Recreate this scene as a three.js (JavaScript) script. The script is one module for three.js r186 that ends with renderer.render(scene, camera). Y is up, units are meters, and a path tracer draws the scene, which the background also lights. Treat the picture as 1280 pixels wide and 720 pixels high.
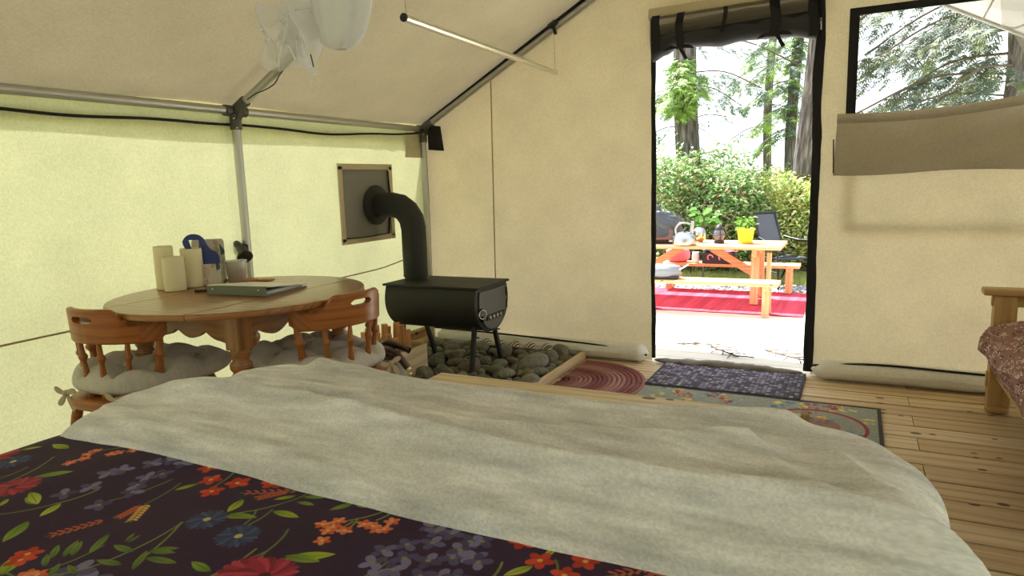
import * as THREE from 'three';
import { RoundedBoxGeometry } from 'three/addons/geometries/RoundedBoxGeometry.js';
import { mergeGeometries, mergeVertices, toCreasedNormals } from 'three/addons/utils/BufferGeometryUtils.js';

// ------------------------------------------------------------------ camera, sky, sun, exposure
const scene = new THREE.Scene();
const camera = new THREE.PerspectiveCamera(45.82, 16 / 9, 0.05, 120);
camera.position.set(0, 1.08, 0);
camera.rotation.set(THREE.MathUtils.degToRad(-8.801), THREE.MathUtils.degToRad(26.836), THREE.MathUtils.degToRad(-1.757), 'YXZ');
scene.add(camera);

const renderer = new THREE.WebGLRenderer();
renderer.toneMapping = THREE.LinearToneMapping;
renderer.toneMappingExposure = 1.08;
renderer.shadowMap.enabled = true;

scene.background = new THREE.Color().setRGB(0.89, 0.95, 1.04);   // bright hazy sky
scene.backgroundIntensity = 2.6;

const sun = new THREE.DirectionalLight(new THREE.Color().setRGB(1, 0.98, 0.95), 23);
sun.position.set(-5.5, 10, -5 - 4.2);
sun.target.position.set(0, 0, -5);
sun.castShadow = true;
sun.shadow.radius = 1.5;
Object.assign(sun.shadow.camera, { left: -14, right: 14, top: 14, bottom: -14, near: 0.5, far: 60 });
scene.add(sun, sun.target);

// ------------------------------------------------------------------ helpers
const V = (x, y, z) => new THREE.Vector3(x, y, z);
const PI = Math.PI;
function rngOf(seed) { let a = seed >>> 0; return () => { a = (a + 0x6D2B79F5) | 0; let t = Math.imul(a ^ (a >>> 15), 1 | a); t = (t + Math.imul(t ^ (t >>> 7), 61 | t)) ^ t; return ((t ^ (t >>> 14)) >>> 0) / 4294967296; }; }
const lerp = (a, b, t) => a + (b - a) * t, clamp = (v, a, b) => Math.min(b, Math.max(a, v));
const smooth = (a, b, v) => { const t = clamp((v - a) / (b - a), 0, 1); return t * t * (3 - 2 * t); };
const lin = (r, g, b) => new THREE.Color().setRGB(r, g, b);

const taken = new Map();
function numbered(name) { const n = taken.get(name) ?? 0; taken.set(name, n + 1); return n ? name + '_' + String(n).padStart(3, '0') : name; }
function shade(o) { o.traverse((c) => { if (c.isMesh) { c.castShadow = true; c.receiveShadow = true; } }); return o; }
function tag(o, label, category, group) { o.userData.label = label; if (category) o.userData.category = category; if (group) o.userData.group = group; return o; }
function thing(name, label, category, [x, y, z] = [0, 0, 0], turn = 0, group) {
  const o = new THREE.Group(); o.name = numbered(name); o.position.set(x, y, z); o.rotation.y = turn; scene.add(o);
  return tag(o, label, category, group);
}
function structure(name, label) { const o = new THREE.Group(); o.name = numbered(name); scene.add(o); o.userData.kind = 'structure'; o.userData.label = label; return o; }
function part(name, geo, mat, parent) {
  const g = Array.isArray(geo) ? merge(geo) : geo;
  const m = new THREE.Mesh(g, mat); m.name = name; m.castShadow = m.receiveShadow = true; parent.add(m); return m;
}
function merge(list) {
  const l = list.map((g) => { const h = g.index ? g.toNonIndexed() : g.clone(); for (const k of Object.keys(h.attributes)) if (!['position', 'normal', 'uv'].includes(k)) h.deleteAttribute(k); if (!h.attributes.uv) h.setAttribute('uv', new THREE.BufferAttribute(new Float32Array(h.attributes.position.count * 2), 2)); return h; });
  return mergeGeometries(l);
}
const at = (g, x = 0, y = 0, z = 0, rx = 0, ry = 0, rz = 0) => { g.applyMatrix4(new THREE.Matrix4().compose(V(x, y, z), new THREE.Quaternion().setFromEuler(new THREE.Euler(rx, ry, rz)), V(1, 1, 1))); return g; };
const bx = (w, h, d, x = 0, y = 0, z = 0, rx = 0, ry = 0, rz = 0) => at(new THREE.BoxGeometry(w, h, d), x, y, z, rx, ry, rz);
const rb = (w, h, d, r, x = 0, y = 0, z = 0, rx = 0, ry = 0, rz = 0, seg = 2) => at(new RoundedBoxGeometry(w, h, d, seg, Math.min(r, w / 2.01, h / 2.01, d / 2.01)), x, y, z, rx, ry, rz);
const cy = (r0, r1, h, x = 0, y = 0, z = 0, n = 16, rx = 0, ry = 0, rz = 0) => at(new THREE.CylinderGeometry(r1, r0, h, n), x, y, z, rx, ry, rz);
function bar(a, b, r0, r1 = r0, n = 12, open = false) {
  const d = b.clone().sub(a), g = new THREE.CylinderGeometry(r1, r0, d.length(), n, 1, open);
  g.applyMatrix4(new THREE.Matrix4().compose(a.clone().add(b).multiplyScalar(0.5), new THREE.Quaternion().setFromUnitVectors(V(0, 1, 0), d.normalize()), V(1, 1, 1))); return g;
}
function beam(a, b, w, h) { // rectangular bar
  const d = b.clone().sub(a), L = d.length(), g = new THREE.BoxGeometry(w, L, h);
  g.applyMatrix4(new THREE.Matrix4().compose(a.clone().add(b).multiplyScalar(0.5), new THREE.Quaternion().setFromUnitVectors(V(0, 1, 0), d.normalize()), V(1, 1, 1))); return g;
}
const tube = (pts, r, n = 8, seg = 0, closed = false) => new THREE.TubeGeometry(new THREE.CatmullRomCurve3(pts, closed), seg || pts.length * 6, r, n, closed);
const lathe = (prof, n = 20) => new THREE.LatheGeometry(prof.map(([r, y]) => new THREE.Vector2(Math.max(r, 0.0001), y)), n);
function turned(prof, a, b, n = 14) { // lathe whose y 0..1 runs from a to b
  const g = lathe(prof.map(([r, y]) => [r, y * a.distanceTo(b)]), n);
  g.applyMatrix4(new THREE.Matrix4().compose(a, new THREE.Quaternion().setFromUnitVectors(V(0, 1, 0), b.clone().sub(a).normalize()), V(1, 1, 1))); return g;
}
// texture coordinates in metres from the faces' own directions; "along" is the axis the grain runs on
function metreUV(g, along = 'x', du = 0, dv = 0) {
  const p = g.attributes.position, n = g.attributes.normal, uv = new Float32Array(p.count * 2);
  for (let i = 0; i < p.count; i++) {
    const q = [p.getX(i), p.getY(i), p.getZ(i)], m = [Math.abs(n.getX(i)), Math.abs(n.getY(i)), Math.abs(n.getZ(i))], k = 'xyz'.indexOf(along);
    const others = [0, 1, 2].filter((j) => j !== k);
    const drop = m[others[0]] > m[others[1]] ? others[0] : others[1];
    const o = others.find((j) => j !== drop);
    uv[2 * i] = q[k] + du; uv[2 * i + 1] = q[o] + (m[k] > 0.8 ? q[drop] : 0) + dv;
  }
  g.setAttribute('uv', new THREE.BufferAttribute(uv, 2)); return g;
}
// surface from a grid of points f(u, v)
function sheet(f, nu, nv, uvf) {
  const pos = [], uv = [], idx = [];
  for (let j = 0; j <= nv; j++) for (let i = 0; i <= nu; i++) { const p = f(i / nu, j / nv); pos.push(p.x, p.y, p.z); const t = uvf ? uvf(i / nu, j / nv, p) : [i / nu, j / nv]; uv.push(t[0], t[1]); }
  for (let j = 0; j < nv; j++) for (let i = 0; i < nu; i++) { const a = j * (nu + 1) + i, b = a + 1, c = a + nu + 1, d = c + 1; idx.push(a, b, d, a, d, c); }
  const g = new THREE.BufferGeometry(); g.setAttribute('position', new THREE.Float32BufferAttribute(pos, 3)); g.setAttribute('uv', new THREE.Float32BufferAttribute(uv, 2)); g.setIndex(idx); g.computeVertexNormals(); return g;
}
// ------------------------------------------------------------------ noise and textures
function lattice(seed, N) { const r = rngOf(seed), a = new Float32Array(N * N); for (let i = 0; i < a.length; i++) a[i] = r(); return a; }
const LAT = lattice(77, 256);
function vnoise(x, y, per = 256, perY = per) { // value noise, repeats after per cells
  const xi = Math.floor(x), yi = Math.floor(y), fx = x - xi, fy = y - yi, sx = fx * fx * (3 - 2 * fx), sy = fy * fy * (3 - 2 * fy);
  const w = (v, p) => ((v % p) + p) % p, L = (i, j) => LAT[(w(j, perY) & 255) * 256 + (w(i, per) & 255)];
  return lerp(lerp(L(xi, yi), L(xi + 1, yi), sx), lerp(L(xi, yi + 1), L(xi + 1, yi + 1), sx), sy);
}
function fbm(x, y, per, oct = 4, perY = per) { let s = 0, a = 0.5, t = 0; for (let o = 0; o < oct; o++) { s += a * vnoise(x + o * 17 * 0, y, per, perY); t += a; a *= 0.5; x *= 2; y *= 2; per *= 2; perY *= 2; } return s / t; }
function dataTex(w, h, f, srgb, sizeU = 1, sizeV = 1) { // f(u, v) -> [r, g, b] 0..1 ; sizes in metres
  const d = new Uint8Array(w * h * 4);
  for (let j = 0; j < h; j++) for (let i = 0; i < w; i++) { const c = f(i / w, j / h), k = 4 * (j * w + i); d[k] = clamp(c[0], 0, 1) * 255; d[k + 1] = clamp(c[1], 0, 1) * 255; d[k + 2] = clamp(c[2], 0, 1) * 255; d[k + 3] = 255; }
  const t = new THREE.DataTexture(d, w, h); t.wrapS = t.wrapT = THREE.RepeatWrapping; t.magFilter = THREE.LinearFilter; t.minFilter = THREE.LinearMipmapLinearFilter; t.generateMipmaps = true;
  if (srgb) t.colorSpace = THREE.SRGBColorSpace; t.repeat.set(1 / sizeU, 1 / sizeV); t.needsUpdate = true; return t;
}
const grey = (v) => [v, v, v];
const mixc = (a, b, t) => [lerp(a[0], b[0], t), lerp(a[1], b[1], t), lerp(a[2], b[2], t)];
const rgb = (r, g, b) => [r / 255, g / 255, b / 255];
function woodTex(light, dark, { sizeU = 1.2, sizeV = 0.3, bands = 7, knots = 3, seed = 1, contrast = 1 } = {}) {
  const r = rngOf(seed), K = []; for (let i = 0; i < knots; i++) K.push([r(), r(), 0.006 + 0.008 * r()]);
  return dataTex(1024, 256, (u, v) => {
    let bend = 0.12 * fbm(u * 4, v * 4, 4, 2) , kn = 0;
    for (const [ku, kv, kr] of K) { let du = Math.abs(u - ku), dv = Math.abs(v - kv); du = Math.min(du, 1 - du) * sizeU; dv = Math.min(dv, 1 - dv) * sizeV; const q = du * du / 9 + dv * dv; bend += 0.05 * Math.exp(-q / (kr * kr * 4)); kn = Math.max(kn, smooth(kr * 1.15, kr * 0.7, Math.hypot(du * 0.6, dv))); }
    const ring = 0.5 + 0.5 * Math.sin((v + bend) * bands * 2 * PI);
    const fine = fbm(u * 8, v * 128, 8, 3, 128), streak = fbm(u * 3, v * 24, 3, 2, 24);
    let t = contrast * (0.45 * Math.pow(ring, 3) + 0.45 * (fine - 0.35) + 0.55 * (streak - 0.3));
    t = clamp(t, 0, 1);
    let c = mixc(light, dark, t);
    return mixc(c, [dark[0] * 0.45, dark[1] * 0.38, dark[2] * 0.33], kn * 0.85);
  }, true, sizeU, sizeV);
}
function canvasTex(w, h, draw) { const c = document.createElement('canvas'); c.width = w; c.height = h; draw(c.getContext('2d'), w, h); const t = new THREE.CanvasTexture(c); t.colorSpace = THREE.SRGBColorSpace; t.wrapS = t.wrapT = THREE.RepeatWrapping; return t; }

// ------------------------------------------------------------------ materials
const T = {
  cloth: dataTex(512, 512, (u, v) => { const n = 0.94 + 0.04 * (fbm(u * 160, v * 160, 160, 2) * 2 - 1) + 0.03 * (fbm(u * 6, v * 6, 6, 3) * 2 - 1); return [n, n * (0.995), n * 0.985]; }, true, 0.9, 0.9),
  clothBump: dataTex(512, 512, (u, v) => grey(0.5 * fbm(u * 96, v * 96, 96, 2) + 0.25 * (0.5 + 0.5 * Math.sin(u * 2 * PI * 128)) + 0.25 * (0.5 + 0.5 * Math.sin(v * 2 * PI * 128))), false, 0.35, 0.35),
  pine: woodTex(rgb(222, 202, 168), rgb(180, 148, 108), { seed: 3, knots: 5, bands: 5 }),
  pineB: woodTex(rgb(214, 190, 152), rgb(168, 134, 94), { seed: 9, knots: 4, bands: 4 }),
  pineC: woodTex(rgb(230, 212, 182), rgb(192, 164, 124), { seed: 21, knots: 6, bands: 6 }),
  maple: woodTex(rgb(172, 104, 48), rgb(120, 62, 24), { seed: 5, knots: 0, bands: 6, sizeU: 0.8, sizeV: 0.2, contrast: 0.8 }),
  oak: woodTex(rgb(176, 122, 70), rgb(118, 72, 34), { seed: 8, knots: 0, bands: 9, sizeU: 1.0, sizeV: 0.35 }),
  cedar: woodTex(rgb(220, 166, 118), rgb(176, 112, 70), { seed: 12, knots: 3, bands: 6 }),
  bark: dataTex(512, 512, (u, v) => { const a = fbm(u * 24, v * 6, 24, 4, 6), b = fbm(u * 5, v * 5, 5, 3); const t = Math.pow(a, 1.4); return mixc(rgb(46, 41, 38), rgb(122, 116, 110), clamp(t * 1.3 * (0.6 + 0.7 * b), 0, 1)); }, true, 1, 1),
  barkBump: dataTex(512, 512, (u, v) => grey(Math.pow(fbm(u * 24, v * 6, 24, 4, 6), 1.3)), false, 1, 1),
  plush: dataTex(1024, 1024, (u, v) => { const s = fbm(u * 8, v * 40, 8, 4, 40), f = fbm(u * 256, v * 256, 256, 2), b = fbm(u * 4, v * 8, 4, 3, 8); const n = 0.90 + 0.28 * (s - 0.5) + 0.12 * (f - 0.5) + 0.06 * (b - 0.5); return [n, n, n]; }, true, 0.9, 0.9),
  plushBump: dataTex(512, 512, (u, v) => grey(0.6 * fbm(u * 10, v * 48, 10, 4, 48) + 0.4 * fbm(u * 128, v * 128, 128, 2)), false, 0.5, 0.5),
  grain: dataTex(256, 256, (u, v) => grey(fbm(u * 64, v * 64, 64, 3)), false, 0.25, 0.25),
};
const P = (o) => new THREE.MeshPhysicalMaterial({ side: THREE.DoubleSide, ...o });
const S = (o) => new THREE.MeshStandardMaterial(o);
const canvasCloth = (c, tr) => P({ color: c, map: T.cloth, bumpMap: T.clothBump, bumpScale: 0.0015, roughness: 1, transmission: tr, thickness: 0, ior: 1.3, specularIntensity: 0.2 });
const M = {
  greenLitCanvas: canvasCloth(lin(0.84, 0.86, 0.56), 0.112),  // greener than the gable cloth: foliage light from outside put into the colour
  gableCanvas: canvasCloth(lin(0.79, 0.70, 0.48), 0.17),
  fillCanvas: canvasCloth(lin(0.88, 0.90, 0.92), 0.62),  // unseen right wall, whitened and very translucent to add neutral light
  rearFillCanvas: canvasCloth(lin(0.88, 0.90, 0.92), 0.30),  // unseen rear wall, whitened to add fill light from behind the camera
  roofCanvas: canvasCloth(lin(0.54, 0.475, 0.33), 0.11),
  flySheet: P({ color: lin(0.82, 0.82, 0.80), roughness: 0.9, transmission: 0.5, thickness: 0 }),
  flapCanvas: P({ color: lin(0.58, 0.51, 0.40), map: T.cloth, bumpMap: T.clothBump, bumpScale: 0.0015, roughness: 1, transmission: 0.1, thickness: 0, specularIntensity: 0.2 }),
  awning: P({ color: lin(0.30, 0.30, 0.29), roughness: 0.95, transmission: 0.15, thickness: 0 }),
  tanWeb: P({ color: lin(0.66, 0.56, 0.38), map: T.cloth, roughness: 1 }),
  seamTape: P({ color: lin(0.42, 0.34, 0.19), roughness: 1 }),
  blackWeb: P({ color: lin(0.010, 0.009, 0.010), roughness: 0.85 }),
  blackMesh: P({ color: lin(0.030, 0.031, 0.034), roughness: 0.8, transmission: 0.12, thickness: 0 }),
  screenMesh: P({ color: lin(0.012, 0.012, 0.013), roughness: 0.9, transparent: true, opacity: 0.55 }),
  skirt: P({ color: lin(0.90, 0.88, 0.84), map: T.cloth, roughness: 0.85 }),
  galv: S({ color: lin(0.50, 0.49, 0.46), metalness: 0.9, roughness: 0.36, bumpMap: T.grain, bumpScale: 0.0004 }),
  bracket: S({ color: lin(0.12, 0.115, 0.10), metalness: 0.6, roughness: 0.55 }),
  steel: S({ color: lin(0.6, 0.6, 0.6), metalness: 1, roughness: 0.25 }),
  black: S({ color: lin(0.012, 0.012, 0.012), roughness: 0.55 }),
  stove: S({ color: lin(0.014, 0.014, 0.013), roughness: 0.62, bumpMap: T.grain, bumpScale: 0.0006 }),
  stoveDoor: S({ color: lin(0.10, 0.10, 0.10), roughness: 0.45, metalness: 0.3 }),
  pine: [S({ map: T.pine, roughness: 0.55, bumpMap: T.grain, bumpScale: 0.0004 }), S({ map: T.pineB, roughness: 0.55, bumpMap: T.grain, bumpScale: 0.0004 }), S({ map: T.pineC, roughness: 0.55, bumpMap: T.grain, bumpScale: 0.0004 }), S({ map: T.pine, color: lin(0.86, 0.82, 0.78), roughness: 0.55 })],
  deck: [S({ color: lin(0.74, 0.72, 0.68), bumpMap: T.grain, bumpScale: 0.002, roughness: 0.9 }), S({ color: lin(0.70, 0.67, 0.62), bumpMap: T.grain, bumpScale: 0.002, roughness: 0.9 })],
  maple: S({ map: T.maple, roughness: 0.33 }),
  oak: P({ map: T.oak, color: lin(0.84, 0.74, 0.56), roughness: 0.35, clearcoat: 0.5, clearcoatRoughness: 0.22, side: THREE.FrontSide }),
  cedar: S({ map: T.cedar, roughness: 0.7 }),
  timber: S({ map: T.pineB, color: lin(0.55, 0.45, 0.33), roughness: 0.7 }),
  wax: P({ color: lin(0.80, 0.72, 0.48), roughness: 0.55, side: THREE.FrontSide, sheen: 0.2 }),
};
// ------------------------------------------------------------------ the tent: shell
const XL = -2.62, XR = 1.72, XC = -0.45, YE = 1.45, SLOPE = 0.552, ZB = -3.92, ZF = 1.0, ZO = -5.05;
const roofY = (x) => YE + SLOPE * (XC - XL) - SLOPE * Math.abs(x - XC);
const ROW = 0.1429;

{ // floor of pine planks running across the tent
  const fl = structure('floor', 'honey coloured pine plank floor inside the tent');
  const r = rngOf(11);
  for (let k = -40; k < 40; k++) {
    const z0 = -3.530 + ROW * k, z1 = z0 + ROW;
    if (z1 < ZB - 0.02 || z0 > ZF) continue;
    const joints = k % 2 ? [XL, -1.1, 0.262, XR] : [XL, -1.57 + (k % 4 ? 0.6 : 0), 1.15, XR];
    for (let j = 0; j + 1 < joints.length; j++) {
      const w = joints[j + 1] - joints[j] - 0.003;
      const g = bx(w, 0.03, ROW - 0.010, (joints[j] + joints[j + 1]) / 2, -0.015 - 0.002 * r(), (z0 + z1) / 2);
      part('plank', metreUV(g, 'x', r() * 5, r() * 3), M.pine[Math.floor(r() * 4)], fl);
    }
  }
  part('subfloor', bx(XR - XL + 0.1, 0.06, ZF - ZB + 0.1, (XR + XL) / 2, -0.064, (ZF + ZB) / 2), S({ color: lin(0.05, 0.035, 0.02), roughness: 1 }), fl);
  part('platform_skirt', bx(XR - XL + 0.08, 0.4, ZF - ZB + 0.06, (XR + XL) / 2, -0.296, (ZF + ZB) / 2), M.timber, fl);
}
// a cloth wall on a grid with openings; px, py list the breaks
function clothWall(xs, ys, hole, top, place, cell = 0.07) {
  const fill = (l) => { const o = []; for (let i = 0; i + 1 < l.length; i++) { const n = Math.max(1, Math.round((l[i + 1] - l[i]) / cell)); for (let k = 0; k < n; k++) o.push(lerp(l[i], l[i + 1], k / n)); } o.push(l[l.length - 1]); return o; };
  const X = fill(xs), Y = fill(ys), pos = [], uv = [], idx = [];
  const yMax = ys[ys.length - 1], yFix = ys[ys.length - 2];
  for (const y of Y) for (const x of X) { const yy = y <= yFix ? y : lerp(yFix, top(x), (y - yFix) / (yMax - yFix)); const p = place(x, yy); pos.push(p.x, p.y, p.z); uv.push(x, yy); }
  for (let j = 0; j + 1 < Y.length; j++) for (let i = 0; i + 1 < X.length; i++) { if (hole((X[i] + X[i + 1]) / 2, (Y[j] + Y[j + 1]) / 2)) continue; const a = j * X.length + i, b = a + 1, c = a + X.length, d = c + 1; idx.push(a, b, d, a, d, c); }
  const g = new THREE.BufferGeometry(); g.setAttribute('position', new THREE.Float32BufferAttribute(pos, 3)); g.setAttribute('uv', new THREE.Float32BufferAttribute(uv, 2)); g.setIndex(idx); g.computeVertexNormals(); return g;
}
const DX0 = -1.055, DX1 = -0.185, DY = 2.0, WX0 = -0.055, WX1 = 0.86, WY0 = 1.30, WY1 = 1.862;
{ // left wall
  const w = structure('wall_left', 'glowing pale canvas side wall with yellow-green foliage light put into its colour');
  const bulge = (z, y) => 0.010 * (fbm(z * 1.3 + 20, y * 1.3 + 5, 256, 3) - 0.5) * 2 + 0.012 * Math.exp(-Math.pow((z + 3.55) / 0.2, 2)) * Math.sin((z * 0.9 + y * 0.55) * 42) * smooth(0.5, 1.2, y) * 0.5 + 0.006 * Math.sin(z * 40 + 0.5 * Math.sin(y * 5)) * smooth(-3.0, -3.5, z) * smooth(0.6, 0.4, y);
  part('canvas', clothWall([0, ZF - ZB], [0, 0.574, 1.3, YE + 0.02], () => false, () => YE + 0.02, (s, y) => V(XL + bulge(ZB + s, y), y, ZB + s)), M.greenLitCanvas, w);
  part('hem_band', sheet((u, v) => V(XL - 0.016, lerp(1.348, 1.40, v), lerp(ZB, ZF, u)), 20, 1, (u, v) => [u * 5, v * 0.1]), M.gableCanvas, w);
  part('seam', tube(Array.from({ length: 30 }, (_, i) => { const z = lerp(ZB + 0.02, ZF, i / 29); return V(XL + 0.008 + bulge(z, 0.574), 0.574 + 0.006 * Math.sin(z * 3) + 0.05 * smooth(-3.3, -3.9, z), z); }), 0.004, 5, 90), M.seamTape, w);
  const cordPts = Array.from({ length: 40 }, (_, i) => { const z = lerp(ZB + 0.03, ZF, i / 39); const s = ((z + 3.9) / 1.55) % 1; return V(XL + 0.016, lerp(1.425, 1.388, smooth(-3.9, -2.2, z)) - 0.03 * Math.sin(PI * clamp(s, 0, 1)) * (z < -2.33 ? 1 : 0.35) + 0.004 * Math.sin(z * 9), z); });
  part('eave_cord', tube(cordPts, 0.0065, 6, 160), M.blackWeb, w);
  const jack = part('stove_jack_panel', sheet((u, v) => V(XL + 0.02 + 0.004 * Math.sin(u * 7 + v * 5), lerp(0.772, 1.198, v), lerp(-3.50, -3.035, u)), 12, 12), P({ color: lin(0.30, 0.285, 0.25), roughness: 0.95, bumpMap: T.clothBump, bumpScale: 0.002 }), w);
  jack.userData.label = 'grey heatproof square panel round the stove pipe';
  const zz = [-3.50, -3.035], yy = [0.772, 1.198];
  part('panel_border', [bx(0.008, 0.032, 0.50, XL + 0.024, yy[1], -3.268), bx(0.008, 0.032, 0.50, XL + 0.024, yy[0], -3.268), bx(0.008, 0.426, 0.032, XL + 0.024, 0.985, zz[1]), bx(0.008, 0.426, 0.032, XL + 0.024, 0.985, zz[0])], M.tanWeb, w);
  part('panel_piping', [tube([V(XL + 0.03, 1.17, zz[0] + 0.03), V(XL + 0.032, 1.0, zz[0] + 0.024), V(XL + 0.03, 0.79, zz[0] + 0.05)], 0.005, 6), tube([V(XL + 0.03, 0.792, zz[0] + 0.05), V(XL + 0.031, 0.787, -3.25), V(XL + 0.03, 0.79, zz[1] - 0.02)], 0.004, 6)], M.blackWeb, w);
  part('corner_patch', sheet((u, v) => V(XL + 0.018, 1.42 - 0.16 * v, lerp(-3.88, -3.70, u) + 0.02 * v * u), 4, 4), M.gableCanvas, w);
}
{ // gable wall with the doorway and the window
  const w = structure('wall_back', 'warm tan canvas gable wall with doorway and window');
  const wave = (x, y) => { const edge = Math.min(Math.abs(x - DX0), Math.abs(x - DX1), Math.abs(x - WX0)); return 0.010 * (fbm(x * 1.7 + 9, y * 1.4 + 3, 256, 3) - 0.5) * 2 * smooth(0, 0.25, edge) + 0.016 * smooth(0.45, 0.1, y) * smooth(0, 0.12, edge) * (fbm(x * 5 + y * 3 + 40, y * 4 - x * 2 + 20, 256, 2) - 0.5) * 2; };
  const hole = (x, y) => (x > DX0 && x < DX1 && y < DY) || (x > WX0 && x < WX1 && y > WY0 && y < WY1);
  // lower band up to the eaves, then the gable above with rows that follow the rake
  part('canvas', clothWall([XL, DX0, DX1, WX0, WX1, XR], [0, WY0, YE, YE + 0.001], hole, () => YE + 0.001, (x, y) => V(x, y, ZB + wave(x, y))), M.gableCanvas, w);
  const rake = (x0, x1, y0, n, test) => sheet((u, v) => { const x = lerp(x0, x1, u), y = lerp(typeof y0 === 'function' ? y0(x) : y0, roofY(x) + 0.02, v); return V(x, y, ZB + wave(x, y)); }, n, 14, (u, v, p) => [p.x, p.y]);
  part('canvas', [rake(XL, DX0, YE, 24), rake(DX0, DX1, DY, 14), rake(DX1, WX0, YE, 3), rake(WX0, WX1, WY1, 14), rake(WX1, XR, YE, 14)], M.gableCanvas, w);
  part('seam', tube([V(-2.10, 0.06, ZB + 0.014), V(-2.095, 0.6, ZB + 0.012), V(-2.088, 1.2, ZB + 0.012), V(-2.082, 1.735, ZB + 0.012)], 0.004, 5, 30), M.seamTape, w);
  part('rake_piping', [tube([V(XL + 0.02, roofY(XL + 0.02) - 0.005, ZB + 0.03), V(XC, roofY(XC) - 0.005, ZB + 0.035)], 0.021, 6, 20), tube([V(XC, roofY(XC) - 0.005, ZB + 0.035), V(XR - 0.02, roofY(XR) - 0.005, ZB + 0.035)], 0.021, 6, 20)], M.blackWeb, w);
  part('hem_piping', [tube([V(-2.55, 0.115, ZB + 0.075), V(-2.1, 0.112, ZB + 0.09), V(-1.6, 0.1, ZB + 0.095), V(-1.25, 0.082, ZB + 0.095), V(DX0 - 0.01, 0.05, ZB + 0.08)], 0.006, 6, 40), tube([V(DX1 + 0.01, 0.075, ZB + 0.085), V(0.1, 0.105, ZB + 0.09), V(0.6, 0.10, ZB + 0.092), V(1.6, 0.10, ZB + 0.09)], 0.006, 6, 40)], M.blackWeb, w);
  part('corner_cord', tube([V(XL + 0.025, 1.42, ZB + 0.02), V(XL + 0.03, 0.9, ZB + 0.022), V(XL + 0.02, 0.1, ZB + 0.02)], 0.011, 6, 20), M.blackWeb, w);
  // the outer window cover hangs folded outside: only its doubled hem shows through the cloth
  part('outer_cover_hem', [bx(0.035, 0.56, 0.004, WX0 + 0.02, 1.07, ZB - 0.03), bx(1.0, 0.035, 0.004, WX0 + 0.5, 0.78, ZB - 0.03)], M.seamTape, w);
}
{
  const w = structure('wall_right', 'canvas side wall behind the futon, out of view and whitened to light the room');
  part('canvas', clothWall([0, ZF - ZB], [0, 0.7, YE, YE + 0.02], () => false, () => YE + 0.02, (s, y) => V(XR, y, ZB + s)), M.fillCanvas, w);
  const r = structure('wall_front', 'canvas gable wall behind the bed head, unseen and whitened as fill light');
  part('canvas', sheet((u, v) => { const x = lerp(XL, XR, u); return V(x, lerp(0, roofY(x) + 0.02, v), ZF); }, 40, 10, (u, v, p) => [p.x, p.y]), M.rearFillCanvas, r);
}
{ // roof with its rain fly
  const c = structure('ceiling', 'khaki canvas tent roof sloping up to the ridge');
  const RZ = [-5.05, -3.89, -2.33, -0.78, 0.77, 1.3];
  const sag = (z, u) => { for (let i = 0; i + 1 < RZ.length; i++) if (z >= RZ[i] && z <= RZ[i + 1]) return 0.028 * Math.sin(PI * (z - RZ[i]) / (RZ[i + 1] - RZ[i])) * Math.sin(PI * clamp(u, 0, 1)); return 0; };
  for (const s of [-1, 1]) {
    const edge = s < 0 ? XL - 0.05 : XR + 0.05;
    part('roof_panel', sheet((u, v) => { const z = lerp(ZB - 0.04, ZF + 0.2, v), x = lerp(edge, XC, u); return V(x, roofY(x) + 0.022 - sag(z, u) + 0.006 * (fbm(x * 3 + 30, z * 3 + 40, 256, 3) - 0.5), z); }, 26, 80, (u, v, p) => [p.x * 1.14, p.z]), M.roofCanvas, c);
    part('porch_awning', sheet((u, v) => { const z = lerp(ZO, ZB - 0.03, v), x = lerp(s < 0 ? XL - 0.6 : XR + 0.1, XC, u); return V(x, roofY(x) + 0.03 - 0.13 * (1 - v) + 0.01 * Math.sin(v * 22), z); }, 16, 24), M.awning, c);  // left wing widened out of view to keep sun off the gable
    const fe = s < 0 ? XL - 0.10 : XR + 0.10;
    part('rain_fly', sheet((u, v) => { const z = lerp(ZB - 0.1, ZF + 0.3, v), x = lerp(fe, XC, u); return V(x, roofY(x) + 0.09 + 0.02 * Math.sin(z * 5) * u * (1 - u), z); }, 10, 40), M.flySheet, c);
  }
  part('porch_edge_hem', [tube([V(XL - 0.6, roofY(XL - 0.6) - 0.105, ZO), V(XC, roofY(XC) - 0.105, ZO)], 0.012, 6, 8), tube([V(XC, roofY(XC) - 0.105, ZO), V(XR + 0.1, roofY(XR + 0.1) - 0.105, ZO)], 0.012, 6, 8)], M.awning, c);
}
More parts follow.
